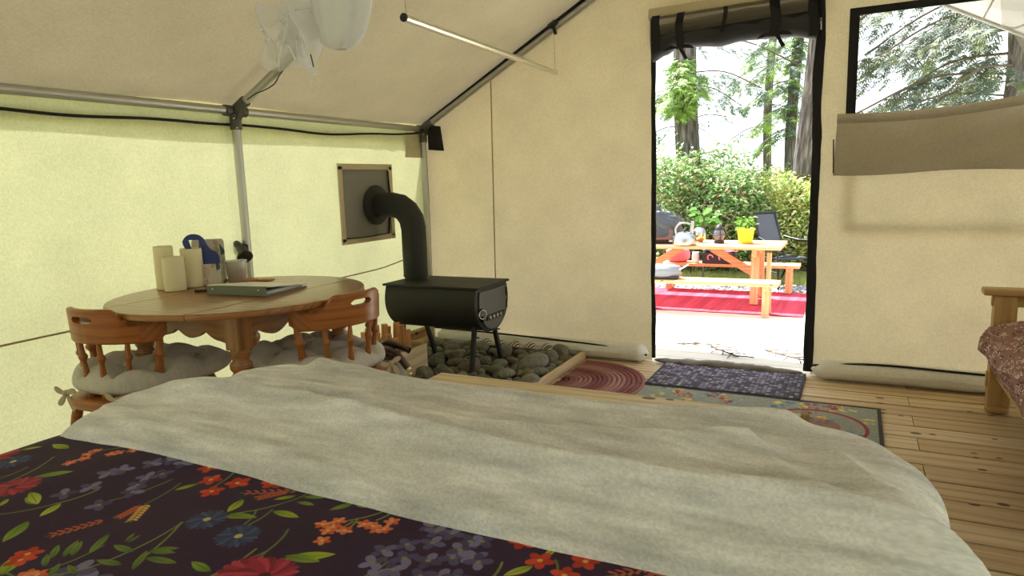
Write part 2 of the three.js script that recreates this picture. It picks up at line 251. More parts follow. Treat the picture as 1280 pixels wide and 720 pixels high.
{ // galvanised pipe frame
  const f = thing('tent_frame', 'galvanised steel pipe frame holding up the canvas tent', 'tent frame');
  const R = 0.0185, xl = XL + 0.032, xr = XR - 0.032, ye = YE - 0.005, zs = [-3.875, -2.33, -0.78, 0.77], yr = roofY(XC) - 0.04;
  const rk = (x) => ye + (yr - ye) * (1 - Math.abs(x - XC) / (XC - xl));
  for (let i = 0; i < 3; i++) { part('eave_pipe', bar(V(xl, ye, zs[i]), V(xl, ye, zs[i + 1]), R, R, 16), M.galv, f); part('eave_pipe', bar(V(xr, ye, zs[i]), V(xr, ye, zs[i + 1]), R, R, 16), M.galv, f); part('ridge_pipe', bar(V(XC, yr, zs[i]), V(XC, yr, zs[i + 1]), R, R, 16), M.galv, f); }
  for (const z of zs) for (const [x, s] of [[xl, 1], [xr, -1]]) {
    part('post', bar(V(x, 0, z), V(x, ye, z), 0.02, 0.02, 16), M.galv, f);
    part('rafter', bar(V(x, ye, z), V(XC, yr, z), R, R, 16), M.galv, f);
    const d = V(XC - x, yr - ye, 0).normalize();
    const a = V(x, ye, z);
    const br = [bar(V(x, ye - 0.085, z), V(x, ye + 0.01, z), 0.0265, 0.0265, 14), bar(a, a.clone().addScaledVector(d, 0.085), 0.0255, 0.0255, 14), bar(V(x, ye, z - 0.06), V(x, ye, z + 0.06), 0.0255, 0.0255, 14)];
    const tri = new THREE.Shape(); tri.moveTo(0, -0.08); tri.lineTo(0, 0.0); tri.lineTo(0.075 * s, 0.041); tri.closePath();
    br.push(at(new THREE.ExtrudeGeometry(tri, { depth: 0.03, bevelEnabled: false }), x, ye, z - 0.015));
    const b = part('joint_bracket', br, M.bracket, f);
    part('bolt', at(new THREE.SphereGeometry(0.006, 8, 6), x + 0.02 * s, ye - 0.035, z + 0.027), M.steel, b); part('bolt', at(new THREE.SphereGeometry(0.005, 8, 6), x + 0.022 * s, ye - 0.078, z + 0.016), M.steel, b);
  }
}
{ // loose bits of black cloth at the corner
  const t = thing('corner_flap', 'small black cloth flap hanging at the tent corner', 'cloth flap', [XL + 0.07, 1.31, ZB + 0.045]);
  part('cloth', sheet((u, v) => V(lerp(0.0, 0.115 - 0.02 * v, u), 0.16 * v - 0.012 * u, 0.012 * Math.sin(u * 5)), 6, 6), M.blackWeb, t);
}
{ // rolled canvas skirts along the foot of the gable wall
  const roll = (x0, x1, n, label, sd) => {
    const t = structure('trim_' + n, label), g = [];
    part('skirt_roll', sheet((u, v) => {
      const x = lerp(x0, x1, u), e = Math.min(u, 1 - u) * (x1 - x0), k = Math.pow(clamp(e / 0.05, 0, 1), 0.5), a = v * 2 * PI;
      const r = k * (0.050 + 0.006 * (fbm(x * 6 + sd, a, 256, 2) - 0.5) * 2), sx = 1.25 * r * Math.cos(a), sy = r * Math.sin(a);
      return V(x, Math.max(0.003, 0.052 + sy * 1.04 + 0.004 * Math.sin(x * 4)), ZB + 0.055 + sx);
    }, 60, 18, (u, v) => [u * (x1 - x0), v * 0.3]), M.skirt, t);
  };
  roll(-2.54, DX0 - 0.005, 1, 'white rolled canvas skirt on the floor between stove and doorway', 4);
  roll(DX1 + 0.005, 1.66, 2, 'white rolled canvas skirt on the floor under the window', 31);
}
{ // timber sill along the left wall
  const b = structure('baseboard_left', 'rough brown timber sill along the glowing side wall');
  for (const [z0, z1] of [[-3.78, -2.9], [-2.89, -1.2], [-1.19, 0.9]]) part('timber', metreUV(rb(0.045, 0.13, z1 - z0, 0.006, XL + 0.045, 0.065, (z0 + z1) / 2), 'z', z0, 0.1), M.timber, b);
}
{ // doorway: zips, rolled-up door and its valance
  const d = structure('door_1', 'open tent doorway with its mesh door rolled up and tied');
  const strip = (x, s, w, sd) => sheet((u, v) => { const y = 0.02 + v * 1.96; return V(x + s * (u - 0.4) * w * (0.8 + 0.5 * fbm(y * 7 + sd, 1, 256, 2)) + 0.012 * (fbm(y * 4 + sd, 3, 256, 3) - 0.5), y, ZB + 0.012 + 0.008 * Math.sin(u * 3)); }, 4, 60);
  part('zip_edge', strip(DX0 + 0.006, 1, 0.026, 3), M.blackWeb, d);
  part('zip_edge', strip(DX1 - 0.008, -1, 0.042, 15), M.blackWeb, d);
  part('valance', sheet((u, v) => V(lerp(DX0 - 0.008, DX1 - 0.005, u), lerp(1.937, 1.998, v) + 0.012 * u, ZB + 0.05 + 0.012 * Math.sin(PI * v)), 20, 4, (u, v) => [u, v * 0.06]), M.tanWeb, d);
  part('rolled_canvas', sheet((u, v) => { const x = lerp(DX0 + 0.015, DX1 - 0.03, u), a = v * 2 * PI; const r = 0.048 + 0.012 * (fbm(x * 9, a * 0.8 + 2, 256, 2) - 0.5); return V(x, 1.895 + r * Math.sin(a) * 1.1 - 0.03 * (1 - u) * (1 - u), ZB + 0.0 + r * Math.cos(a)); }, 40, 14, (u, v) => [u, v * 0.3]), M.flapCanvas, d);
  part('door_canvas', sheet((u, v) => V(lerp(DX0 + 0.004, DX1 - 0.004, u), lerp(1.80, 1.99, v), ZB - 0.06 + 0.012 * Math.sin(u * 13) * (1 - v)), 30, 6, (u, v) => [u, v * 0.2]), M.flapCanvas, d);
  const low = [[DX0 + 0.015, 1.717], [-0.97, 1.745], [-0.898, 1.783], [-0.8, 1.772], [-0.684, 1.760], [-0.56, 1.775], [-0.443, 1.772], [-0.33, 1.768], [-0.2, 1.742]];
  const lowY = (x) => { for (let i = 0; i + 1 < low.length; i++) if (x <= low[i + 1][0]) return lerp(low[i][1], low[i + 1][1], smooth(0, 1, (x - low[i][0]) / (low[i + 1][0] - low[i][0]))); return low[low.length - 1][1]; };
  part('rolled_mesh', sheet((u, v) => { const x = lerp(DX0 + 0.012, DX1 - 0.03, u), a = v * 2 * PI, lo = lowY(x), hi = 1.885 - 0.03 * (1 - u), r = (hi - lo) / 2, n = 1 + 0.35 * (fbm(x * 11 + 5, a * 1.2, 256, 3) - 0.5); return V(x, (lo + hi) / 2 + r * Math.sin(a), ZB + 0.035 + 0.05 * n * Math.cos(a)); }, 70, 22), M.blackMesh, d);
  part('screen_layer', sheet((u, v) => V(lerp(DX0 + 0.004, DX1 - 0.004, u), lerp(1.82, 1.965, v) - 0.02 * (1 - u), ZB + 0.072 + 0.006 * Math.sin(u * 30 + v * 4)), 40, 6), M.screenMesh, d);
  const strap = (x, w, y0) => sheet((u, v) => { const y = lerp(y0, 1.955, v); return V(x + (u - 0.5) * w + 0.006 * Math.sin(y * 30 + x * 9), y, ZB + 0.10 - 0.035 * v); }, 2, 10);
  for (const [x, w, y0] of [[-1.015, 0.045, 1.77], [-0.885, 0.042, 1.76], [-0.655, 0.022, 1.82], [-0.405, 0.05, 1.77], [-0.225, 0.045, 1.75]]) part('strap', strap(x, w, y0), M.blackWeb, d);
  for (const [x, y] of [[-0.885, 1.765], [-0.40, 1.775]]) {
    const loop = (s) => { const sh = new THREE.Shape(); sh.moveTo(0, 0); sh.quadraticCurveTo(0.05 * s, 0.035, 0.085 * s, -0.01); sh.quadraticCurveTo(0.04 * s, -0.005, 0, 0); return at(new THREE.ExtrudeGeometry(sh, { depth: 0.004, bevelEnabled: false, curveSegments: 6 }), x, y, ZB + 0.105); };
    part('tie_bow', [loop(-1), loop(1), bx(0.018, 0.07, 0.004, x + 0.025, y - 0.03, ZB + 0.108, 0, 0, 0.5)], M.blackWeb, d);
  }
  for (const [x, y] of [[DX0 + 0.006, 1.79], [DX1 - 0.01, 1.83]]) part('zip_pull', [rb(0.012, 0.03, 0.008, 0.003, x, y, ZB + 0.04), rb(0.008, 0.03, 0.005, 0.002, x + 0.003, y - 0.03, ZB + 0.042)], M.steel, d);
}
{ // window: frame, clear sheet, inner cover folded down
  const w = structure('window_1', 'tent window with black border and tan cover folded halfway down');
  part('window_border', [bx(0.045, WY1 - WY0 + 0.02, 0.006, WX0 + 0.012, (WY0 + WY1) / 2, ZB + 0.012), bx(WX1 - WX0 + 0.02, 0.036, 0.007, (WX0 + WX1) / 2, WY1 - 0.006, ZB + 0.012), bx(0.045, WY1 - WY0, 0.006, WX1 - 0.012, (WY0 + WY1) / 2, ZB + 0.012)], M.blackWeb, w);
  part('clear_sheet', sheet((u, v) => V(lerp(WX0, WX1, u), lerp(WY0, WY1, v), ZB + 0.004), 1, 1), P({ color: 0xffffff, roughness: 0.0, transmission: 1, thickness: 0, ior: 1.3, specularIntensity: 0.5 }), w);
  const fx0 = -0.10, fx1 = 0.92;
  const coverZ = (u, v) => ZB + 0.035 + 0.05 * Math.sin(PI * v) * (0.4 + 0.6 * u) + 0.022 * Math.sin((u * 2.2 - v * 1.3) * 6) * smooth(0.25, 0.6, u) * Math.sin(PI * v);
  part('window_cover', sheet((u, v) => { const x = lerp(fx0, fx1, u) - 0.012 * (1 - v) * (1 - u); const topY = 1.362 + 0.06 * u * u - 0.012 * Math.sin(PI * clamp(u * 1.3, 0, 1)), botY = 1.065 - 0.006 * Math.sin(u * 9) + 0.01 * u; return V(x, lerp(botY, topY, v), coverZ(u, v)); }, 50, 22, (u, v) => [u, v * 0.3]), M.flapCanvas, w);
  part('cover_hem', sheet((u, v) => { const x = lerp(fx0 - 0.002, fx1, u), topY = 1.366 + 0.06 * u * u - 0.012 * Math.sin(PI * clamp(u * 1.3, 0, 1)), a = v * PI; return V(x, topY - 0.042 + 0.046 * v, ZB + 0.045 + 0.02 * Math.sin(a) + 0.05 * 0.3 * u); }, 40, 6, (u, v) => [u, v * 0.05]), M.flapCanvas, w);
  part('cover_zip', bx(0.006, 0.17, 0.012, fx0 - 0.012, 1.16, ZB + 0.05, 0, 0, 0.03), M.blackWeb, w);
}
// ------------------------------------------------------------------ bed, duvet, throw
const PRINT = { // places of the printed motifs on the duvet cloth, millimetres
  red: [[-999,-773],[-954,-738],[-901,-750],[-914,-707],[-993,-462],[-1001,-475],[-901,-747],[-849,-773],[-385,-770],[-345,-738],[-290,-757],[-303,-718],[-243,-783],[-215,-790]],
  mum: [[-1246,-584],[-669,-556],[-647,-563]],
  coral: [[-1265,-723],[-1249,-705],[-1270,-740],[-1256,-684],[-1217,-749],[-1222,-741],[-1200,-769],[-943,-444],[-940,-437],[-928,-448],[-655,-699],[-653,-687],[-673,-698],[-659,-716],[-633,-699],[-593,-722],[-605,-727],[-584,-726],[-620,-727],[-641,-662],[-588,-750]],
  violet: [[-1071,-705],[-1044,-659],[-1146,-684],[-1053,-608],[-1093,-764],[-1138,-605],[-1137,-705],[-1112,-744],[-1057,-766],[-1124,-640],[-1059,-678],[-1056,-722],[-526,-761],[-486,-753],[-526,-701],[-497,-719],[-509,-670],[-546,-675],[-477,-678],[-453,-699],[-452,-744],[-466,-643],[-443,-653],[-424,-661],[-507,-642],[-540,-645],[-515,-621],[-427,-711],[-510,-749],[-454,-720],[-437,-750],[-417,-704]],
  daisy: [[-838,-635],[-759,-619],[-1377,-652],[-755,-619]],
  leaf: [[-1339,-732,-1399,-735],[-1311,-766,-1303,-809],[-1277,-784,-1257,-806],[-1258,-621,-1209,-663],[-1140,-565,-1180,-568],[-1192,-582,-1140,-565],[-1113,-585,-1096,-543],[-1098,-528,-1065,-476],[-1202,-554,-1184,-534],[-962,-721,-981,-689],[-846,-708,-830,-665],[-822,-650,-781,-672],[-717,-541,-761,-547],[-1425,-690,-1404,-719],[-845,-708,-828,-664],[-825,-655,-774,-671],[-771,-697,-719,-699],[-781,-758,-800,-728],[-767,-756,-726,-779],[-678,-775,-697,-738],[-670,-767,-647,-770],[-654,-601,-598,-641],[-659,-609,-604,-617],[-763,-739,-729,-742],[-348,-724,-373,-688],[-342,-745,-338,-776],[-182,-758,-158,-793],[-157,-788,-136,-788]],
  blade: [[-955,-481,-989,-509],[-944,-490,-976,-529],[-936,-496,-968,-529],[-920,-510,-945,-554],[-941,-464,-975,-486],[-907,-451,-932,-478],[-880,-469,-915,-479],[-898,-548,-912,-572],[-892,-547,-897,-571],[-859,-534,-908,-537],[-843,-507,-892,-502],[-817,-503,-844,-543],[-841,-545,-805,-564],[-841,-541,-800,-554],[-830,-529,-776,-537],[-949,-556,-920,-510]],
  stem: [[-1318,-602,-1319,-646],[-1282,-593,-1318,-692],[-1156,-520,-1117,-581],[-1117,-581,-1103,-639],[-873,-507,-866,-615],[-931,-453,-921,-531],[-913,-449,-876,-496],[-831,-516,-868,-615],[-708,-533,-705,-604],[-987,-641,-994,-710],[-1265,-742,-1218,-799],[-1051,-623,-1021,-715],[-774,-647,-794,-687],[-926,-719,-943,-780],[-708,-554,-688,-608],[-688,-608,-706,-664],[-688,-608,-671,-568],[-814,-667,-778,-725],[-778,-725,-770,-778],[-767,-644,-775,-701],[-534,-604,-524,-655],[-651,-720,-615,-778],[-632,-706,-639,-735],[-611,-744,-605,-777],[-645,-691,-640,-725],[-384,-670,-388,-715],[-315,-724,-327,-746],[-328,-778,-311,-769]],
  wheat: [[-1029,-514,-1004,-577],[-987,-592,-988,-631],[-951,-591,-979,-635],[-866,-722,-798,-770],[-829,-716,-807,-758],[-255,-735,-201,-784],[-206,-748,-185,-793]],
};
const BED = { x0: -1.475, x1: 0.125, z0: -1.38, z1: 0.66, y: 0.57 };
{
  const b = thing('bed', 'queen bed with plain mattress on a timber base under the duvet', 'bed', [0, 0, 0]);
  part('mattress', rb(BED.x1 - BED.x0 - 0.02, 0.22, BED.z1 - BED.z0 - 0.02, 0.06, (BED.x0 + BED.x1) / 2, 0.462, (BED.z0 + BED.z1) / 2, 0, 0, 0, 4), S({ color: lin(0.6, 0.58, 0.54), roughness: 0.9 }), b);
  part('base', metreUV(rb(BED.x1 - BED.x0 - 0.06, 0.25, BED.z1 - BED.z0 - 0.06, 0.01, (BED.x0 + BED.x1) / 2, 0.225, (BED.z0 + BED.z1) / 2), 'x'), M.timber, b);
  for (const x of [BED.x0 + 0.12, BED.x1 - 0.12]) for (const z of [BED.z0 + 0.12, BED.z1 - 0.12]) part('leg', bx(0.08, 0.1, 0.08, x, 0.05, z), M.timber, b);
}
// a cloth laid on the bed and falling over its edges; off lifts it from the mattress
function drape(s, t, off, rad = 0.07, cr = 0.16) {
  const hx = (BED.x1 - BED.x0) / 2, hz = (BED.z1 - BED.z0) / 2, cx = (BED.x0 + BED.x1) / 2, cz = (BED.z0 + BED.z1) / 2;
  if (s < cx) cr = Math.min(cr, 0.13);
  const ix = hx - cr, iz = hz - cr, dx = s - cx, dz = t - cz;
  const qx = clamp(dx, -ix, ix), qz = clamp(dz, -iz, iz);
  let ex = dx - qx, ez = dz - qz; const L = Math.hypot(ex, ez), d = L - (cr - rad);
  if (d <= 0) return { p: V(s, BED.y + off, t), n: V(0, 1, 0), d };
  ex /= L; ez /= L;
  const a = Math.min(d / rad, PI / 2), out = cr - rad + (rad + off) * Math.sin(a), down = (rad + off) * (1 - Math.cos(a)) + Math.max(0, d - rad * PI / 2);
  return { p: V(cx + qx + ex * out, BED.y + off - down, cz + qz + ez * out), n: V(ex * Math.sin(a), Math.cos(a), ez * Math.sin(a)), d };
}
{ // duvet printed with flowers
  const X0 = -1.95, X1 = 0.35, Z0 = -1.05, Z1 = 0.75, K = 2048 / (X1 - X0);
  const tex = canvasTex(2048, Math.round(K * (Z1 - Z0)), (c, W, H) => {
    const r = rngOf(5), X = (mm) => (mm / 1000 - X0) * K, Y = (mm) => H - (mm / 1000 - Z0) * K;   // uv v runs with z
    c.fillStyle = '#30143c'; c.fillRect(0, 0, W, H);
    for (let i = 0; i < 900; i++) { c.fillStyle = `rgba(${40 + 24 * r()},${16 + 12 * r()},${48 + 24 * r()},0.22)`; const a = r() * W, b = r() * H, q = 8 + 40 * r(); c.beginPath(); c.ellipse(a, b, q, q * 0.6, r() * 3, 0, 7); c.fill(); }
    const petals = (x, y, n, R, col, mid, rot = r() * 6) => {
      for (let i = 0; i < n; i++) { const a = rot + i * 2 * PI / n; c.fillStyle = col(i); c.beginPath(); c.ellipse(x + Math.cos(a) * R * 0.55, y + Math.sin(a) * R * 0.55, R * 0.52, R * (n > 8 ? 0.16 : 0.36), a, 0, 7); c.fill(); }
      if (mid) { c.fillStyle = mid; c.beginPath(); c.arc(x, y, R * 0.2, 0, 7); c.fill(); }
    };
    const leaf = (x0, y0, x1, y1, fat, col) => {
      const dx = x1 - x0, dy = y1 - y0, g = c.createLinearGradient(x0, y0, x1, y1); g.addColorStop(0, col[0]); g.addColorStop(1, col[1]); c.fillStyle = g;
      c.beginPath(); c.moveTo(x0, y0); c.quadraticCurveTo(x0 + dx * 0.4 - dy * fat, y0 + dy * 0.4 + dx * fat, x1, y1); c.quadraticCurveTo(x0 + dx * 0.5 + dy * fat * 0.8, y0 + dy * 0.5 - dx * fat * 0.8, x0, y0); c.fill();
      c.strokeStyle = 'rgba(60,70,20,.5)'; c.lineWidth = 1.4; c.beginPath(); c.moveTo(x0, y0); c.lineTo(lerp(x0, x1, 0.9), lerp(y0, y1, 0.9)); c.stroke();
    };
    const stem = (x0, y0, x1, y1, w = 3.2) => { c.strokeStyle = r() < 0.5 ? '#7c8a3e' : '#66783a'; c.lineWidth = w; c.lineCap = 'round'; c.beginPath(); c.moveTo(x0, y0); c.quadraticCurveTo((x0 + x1) / 2 + (y1 - y0) * 0.12, (y0 + y1) / 2 - (x1 - x0) * 0.12, x1, y1); c.stroke(); };
    const wheat = (x0, y0, x1, y1, col) => { stem(x0, y0, x1, y1, 2); const n = 7, dx = x1 - x0, dy = y1 - y0, L = Math.hypot(dx, dy), a = Math.atan2(dy, dx); for (let i = 1; i <= n; i++) for (const s of [-1, 1]) { c.fillStyle = col; c.beginPath(); c.ellipse(x0 + dx * i / n - dy / L * 4 * s, y0 + dy * i / n + dx / L * 4 * s, 6, 2.3, a - s * 0.75, 0, 7); c.fill(); } };
    const greens = () => [['#6f8c26', '#b9c23c'], ['#5c7a2a', '#8fa83a'], ['#8a9d2e', '#c6cd52']][Math.floor(r() * 3)];
    const violetCol = () => (i) => ['#453c64', '#544c78', '#655f8c', '#4e4670', '#7a74a4'][(i + Math.floor(r() * 5)) % 5];
    const redCol = (i) => ['#c93c26', '#b8301f', '#d64a30'][i % 3], coralCol = (i) => ['#dd6a44', '#e08a5e', '#d2553a'][i % 3], mumCol = (i) => ['#9c2440', '#7f1c36', '#b63450'][i % 3];
    // motifs that the photograph does not show fill the rest
    const free = () => { const x = -1900 + 2200 * r(), z = -1000 + 1700 * r(); return (z > -430 || x < -1420 || x > -100) ? [X(x), Y(z)] : null; };
    for (let i = 0; i < 300; i++) { const f = free(); if (!f) continue; const [x, y] = f, a = r() * 6.3, k = r();
      if (k < 0.35) { stem(x, y, x + 90 * Math.cos(a), y + 90 * Math.sin(a)); leaf(x, y, x + 55 * Math.cos(a + 0.6), y + 55 * Math.sin(a + 0.6), 0.4, greens()); leaf(x + 40 * Math.cos(a), y + 40 * Math.sin(a), x + 90 * Math.cos(a - 0.5), y + 90 * Math.sin(a - 0.5), 0.4, greens()); }
      else if (k < 0.55) petals(x, y, 5, 26, redCol, '#d8b05a'); else if (k < 0.8) for (let q = 0; q < 6; q++) petals(x + (r() - 0.5) * 110, y + (r() - 0.5) * 110, 4, 23, violetCol()); else if (k < 0.9) petals(x, y, 5, 15, coralCol); else petals(x, y, 16, 46, mumCol, '#5c1226'); }
    for (const [a, b, d, e] of PRINT.stem) stem(X(a), Y(b), X(d), Y(e));
    for (const [a, b, d, e] of PRINT.blade) leaf(X(a), Y(b), X(d), Y(e), 0.28, ['#4e6630', '#7d9440']);
    for (const [a, b, d, e] of PRINT.leaf) leaf(X(a), Y(b), X(d), Y(e), 0.38, greens());
    PRINT.wheat.forEach(([a, b, d, e], i) => wheat(X(a), Y(b), X(d), Y(e), i === 2 ? '#d8a85a' : '#b8543a'));
    for (const [x, z] of PRINT.violet) petals(X(x), Y(z), 4, 17, violetCol(), '#8a8060');
    for (const [x, z] of PRINT.daisy) petals(X(x), Y(z), 18, 26, (i) => ['#38406a', '#464e7a', '#2e355c'][i % 3], '#c2b878');
    for (const [x, z] of PRINT.mum) petals(X(x), Y(z), 22, 36, mumCol, '#5c1226');
    for (const [x, z] of PRINT.red) petals(X(x), Y(z), 5, 17, redCol, '#d8b05a');
    for (const [x, z] of PRINT.coral) petals(X(x), Y(z), 5, 11, coralCol, '#e8c07a');
  });
  const d = thing('duvet', 'dark plum duvet printed with red, violet and green flowers', 'duvet');
  const nu = 110, nv = 90;
  part('cover', sheet((u, v) => { const s = lerp(-1.86, 0.42, u), t = lerp(Z0 + 0.01, Z1 - 0.02, v); const f = drape(s, t, 0.030, 0.045); const w = 0.006 * (fbm(s * 5 + 60, t * 5 + 60, 256, 3) - 0.5) * 2 + 0.008 * (fbm(s * 2 + 10, t * 2 + 10, 256, 2) - 0.5) * 2; return f.p.addScaledVector(f.n, w); }, nu, nv, (u, v) => { const s = lerp(-1.86, 0.42, u), t = lerp(Z0 + 0.01, Z1 - 0.02, v); return [(s - X0) / (X1 - X0), (t - Z0) / (Z1 - Z0)]; }), P({ map: tex, roughness: 0.85, bumpMap: T.clothBump, bumpScale: 0.0008, sheen: 0.25, sheenRoughness: 0.5 }), d);
}
{ // folded plush throw across the foot of the bed
  const t0 = thing('throw_blanket', 'pale grey plush throw folded across the foot of the bed', 'blanket');
  const ridges = [ // crests of its folds: width, height, points in metres
    [0.040, 0.022, [[-1.50, -0.87], [-1.366, -0.935], [-1.026, -0.928], [-0.655, -0.872], [-0.497, -0.858], [-0.332, -0.838], [-0.177, -0.838], [-0.06, -0.85], [0.06, -0.84], [0.2, -0.80]]],
    [0.050, 0.016, [[-1.30, -1.10], [-0.925, -1.05], [-0.65, -1.012], [-0.471, -1.038], [-0.312, -1.082], [-0.15, -1.15]]],
    [0.034, 0.008, [[-0.02, -1.17], [0.059, -1.05], [0.105, -0.972], [0.16, -0.88], [0.3, -0.78]]],
    [0.028, 0.010, [[-1.20, -1.06], [-0.865, -1.02], [-0.633, -0.975], [-0.468, -0.935], [-0.3, -0.9]]],
    [0.032, 0.006, [[-0.10, -1.10], [0.03, -0.985], [0.09, -0.90], [0.16, -0.82]]],
    [0.05, 0.012, [[-1.2, -1.28], [-0.8, -1.22], [-0.4, -1.24], [-0.1, -1.30]]],
  ];
  const dist = (x, z, pts) => { let m = 9; for (let i = 0; i + 1 < pts.length; i++) { const [ax, az] = pts[i], [bx_, bz] = pts[i + 1], dx = bx_ - ax, dz = bz - az, k = clamp(((x - ax) * dx + (z - az) * dz) / (dx * dx + dz * dz), 0, 1); m = Math.min(m, Math.hypot(x - ax - k * dx, z - az - k * dz)); } return m; };
  const ZN = -0.768, S0 = -1.76, S1 = 0.60, ZE = -1.80;
  const f = (u, v) => {
    const s = lerp(S0, S1, u), t = lerp(ZN, ZE, v);
    const edge = ZN - t, puff = 0.060 * Math.sqrt(1 - Math.pow(1 - clamp(edge / 0.075, 0, 1), 2)) - 0.038 * smooth(0.09, 0.30, edge);
    const D = drape(s, t - 0.004 * Math.sin(s * 5), 0.020, 0.085, 0.165);
    let h = puff * smooth(0.13, 0.0, D.d) * lerp(0.55, 1, smooth(-1.56, -1.15, s));
    for (const [w, a, pts] of ridges) { const q = dist(s, t, pts) / w; h += 2.6 * a * Math.exp(-Math.pow(q, 1.6) * 1.8) * smooth(-1.5, -1.2, s) * smooth(0.16, 0.0, D.d) * smooth(0, 0.08, edge + 0.01); }
    h += 0.006 * (fbm(s * 4 + 9, t * 9 + 70, 256, 3) - 0.5) * 2 + 0.0025 * (fbm(s * 14, t * 26 + 70, 256, 2) - 0.5) * 2;
    const rn = 1 - Math.abs(2 * fbm(s * 2.2 + 31, (t + 0.12 * s) * 11 + 13, 256, 2) - 1); h += 0.006 * Math.pow(rn, 5) * smooth(0.02, 0.12, edge);
    const fold = Math.max(0, D.d - 0.12); h += 0.012 * Math.min(1, fold * 5) * Math.sin((s + t * 1.3) * 26);
    return D.p.addScaledVector(D.n, h + 0.004);
  };
  part('top_layer', sheet(f, 320, 190, (u, v, p) => [lerp(S0, S1, u), lerp(ZN, ZE, v) - p.y]), P({ color: lin(0.95, 0.94, 1.0), map: T.plush, bumpMap: T.plushBump, bumpScale: 0.0025, roughness: 1, sheen: 1.0, sheenRoughness: 0.32, sheenColor: lin(1, 1, 1), specularIntensity: 0.1 }), t0);
}
{ // pine bench at the foot of the bed
  const b = thing('wooden_bench', 'low pale pine bench standing at the foot of the bed', 'bench', [-0.68, 0, -1.74]);
  part('bench_top', metreUV(rb(1.15, 0.034, 0.36, 0.008, 0, 0.425, 0), 'x', 0.3, 0.6), M.pine[2], b);
  part('apron', [metreUV(bx(1.0, 0.08, 0.02, 0, 0.376, 0.15), 'x'), metreUV(bx(1.0, 0.08, 0.02, 0, 0.376, -0.15), 'x')], M.pine[0], b);
  for (const x of [-0.5, 0.5]) for (const z of [-0.15, 0.15]) part('leg', metreUV(rb(0.05, 0.416, 0.05, 0.006, x, 0.208, z), 'y'), M.pine[0], b);
  const k = part('end_cap', rb(0.02, 0.036, 0.05, 0.006, 0.582, 0.432, -0.165), M.timber, b); k.userData.label = 'dark wooden end peg';
}
// ------------------------------------------------------------------ round table and chairs
const TX = -2.07, TZ = -1.82, TY = 0.70;
{
  const t = thing('dining_table', 'round oak drop-leaf table with turned legs and scalloped apron', 'table', [TX, 0, TZ]);
  const seam = 0.20;
  const disc = (a, b) => { // slice of the round top between x = a and x = b
    const s = new THREE.Shape(), R = 0.455, A = (x) => Math.acos(clamp(x / R, -1, 1)), n = 40, p = [];
    const a0 = A(b), a1 = A(a); for (let i = 0; i <= n; i++) { const q = lerp(a0, a1, i / n); p.push([R * Math.cos(q), R * Math.sin(q)]); } for (let i = 0; i <= n; i++) { const q = lerp(-a1, -a0, i / n); p.push([R * Math.cos(q), R * Math.sin(q)]); }
    p.forEach(([x, y], i) => i ? s.lineTo(x, y) : s.moveTo(x, y)); s.closePath();
    const g = new THREE.ExtrudeGeometry(s, { depth: 0.012, bevelEnabled: true, bevelThickness: 0.005, bevelSize: 0.004, bevelOffset: -0.004, bevelSegments: 3 });
    g.rotateX(-PI / 2); g.translate(0, TY - 0.017, 0); return metreUV(toCreasedNormals(g, 0.6), 'x', 0.2, 0.1);
  };
  for (const [a, b] of [[-0.4549, -seam], [-seam, seam], [seam, 0.4549]]) { const g = disc(a + 0.0006, b - 0.0006); part(a < -0.4 || b > 0.4 ? 'drop_leaf' : 'table_top', g, M.oak, t); }
  const H = 0.245, scal = (x0, z0, x1, z1) => {
    const L = Math.hypot(x1 - x0, z1 - z0), s = new THREE.Shape(), n = 48; s.moveTo(0, 0); s.lineTo(L, 0);
    for (let i = 0; i <= n; i++) { const u = 1 - i / n; const e = Math.min(u, 1 - u) * 2; s.lineTo(u * L, -0.070 - 0.030 * Math.abs(Math.sin(u * PI * 3.5 + PI / 2)) - 0.03 * smooth(0.3, 0, e)); }
    const g = new THREE.ExtrudeGeometry(s, { depth: 0.02, bevelEnabled: false }); metreUV(g, 'x'); g.rotateY(-Math.atan2(z1 - z0, x1 - x0)); g.translate(x0, TY - 0.0172, z0); return g;
  };
  for (const [a, b, c, d] of [[-H, H, H, H], [H, -H, -H, -H], [H, H, H, -H], [-H, -H, -H, H]]) part('apron', scal(a, b, c, d), M.oak, t);
  const prof = [[0.0, 0], [0.018, 0], [0.022, 0.03], [0.016, 0.06], [0.02, 0.1], [0.026, 0.3], [0.031, 0.5], [0.033, 0.58], [0.024, 0.63], [0.036, 0.655], [0.037, 0.68], [0.026, 0.70], [0.036, 0.72], [0.037, 0.745], [0.026, 0.765], [0.034, 0.79], [0.03, 0.82]].map(([r, y]) => [r, y * 0.68]);
  for (const x of [-H, H]) for (const z of [-H, H]) part('leg', [at(lathe(prof, 20), x, 0, z), metreUV(rb(0.064, 0.125, 0.064, 0.006, x, 0.618, z), 'y')], M.oak, t);
}
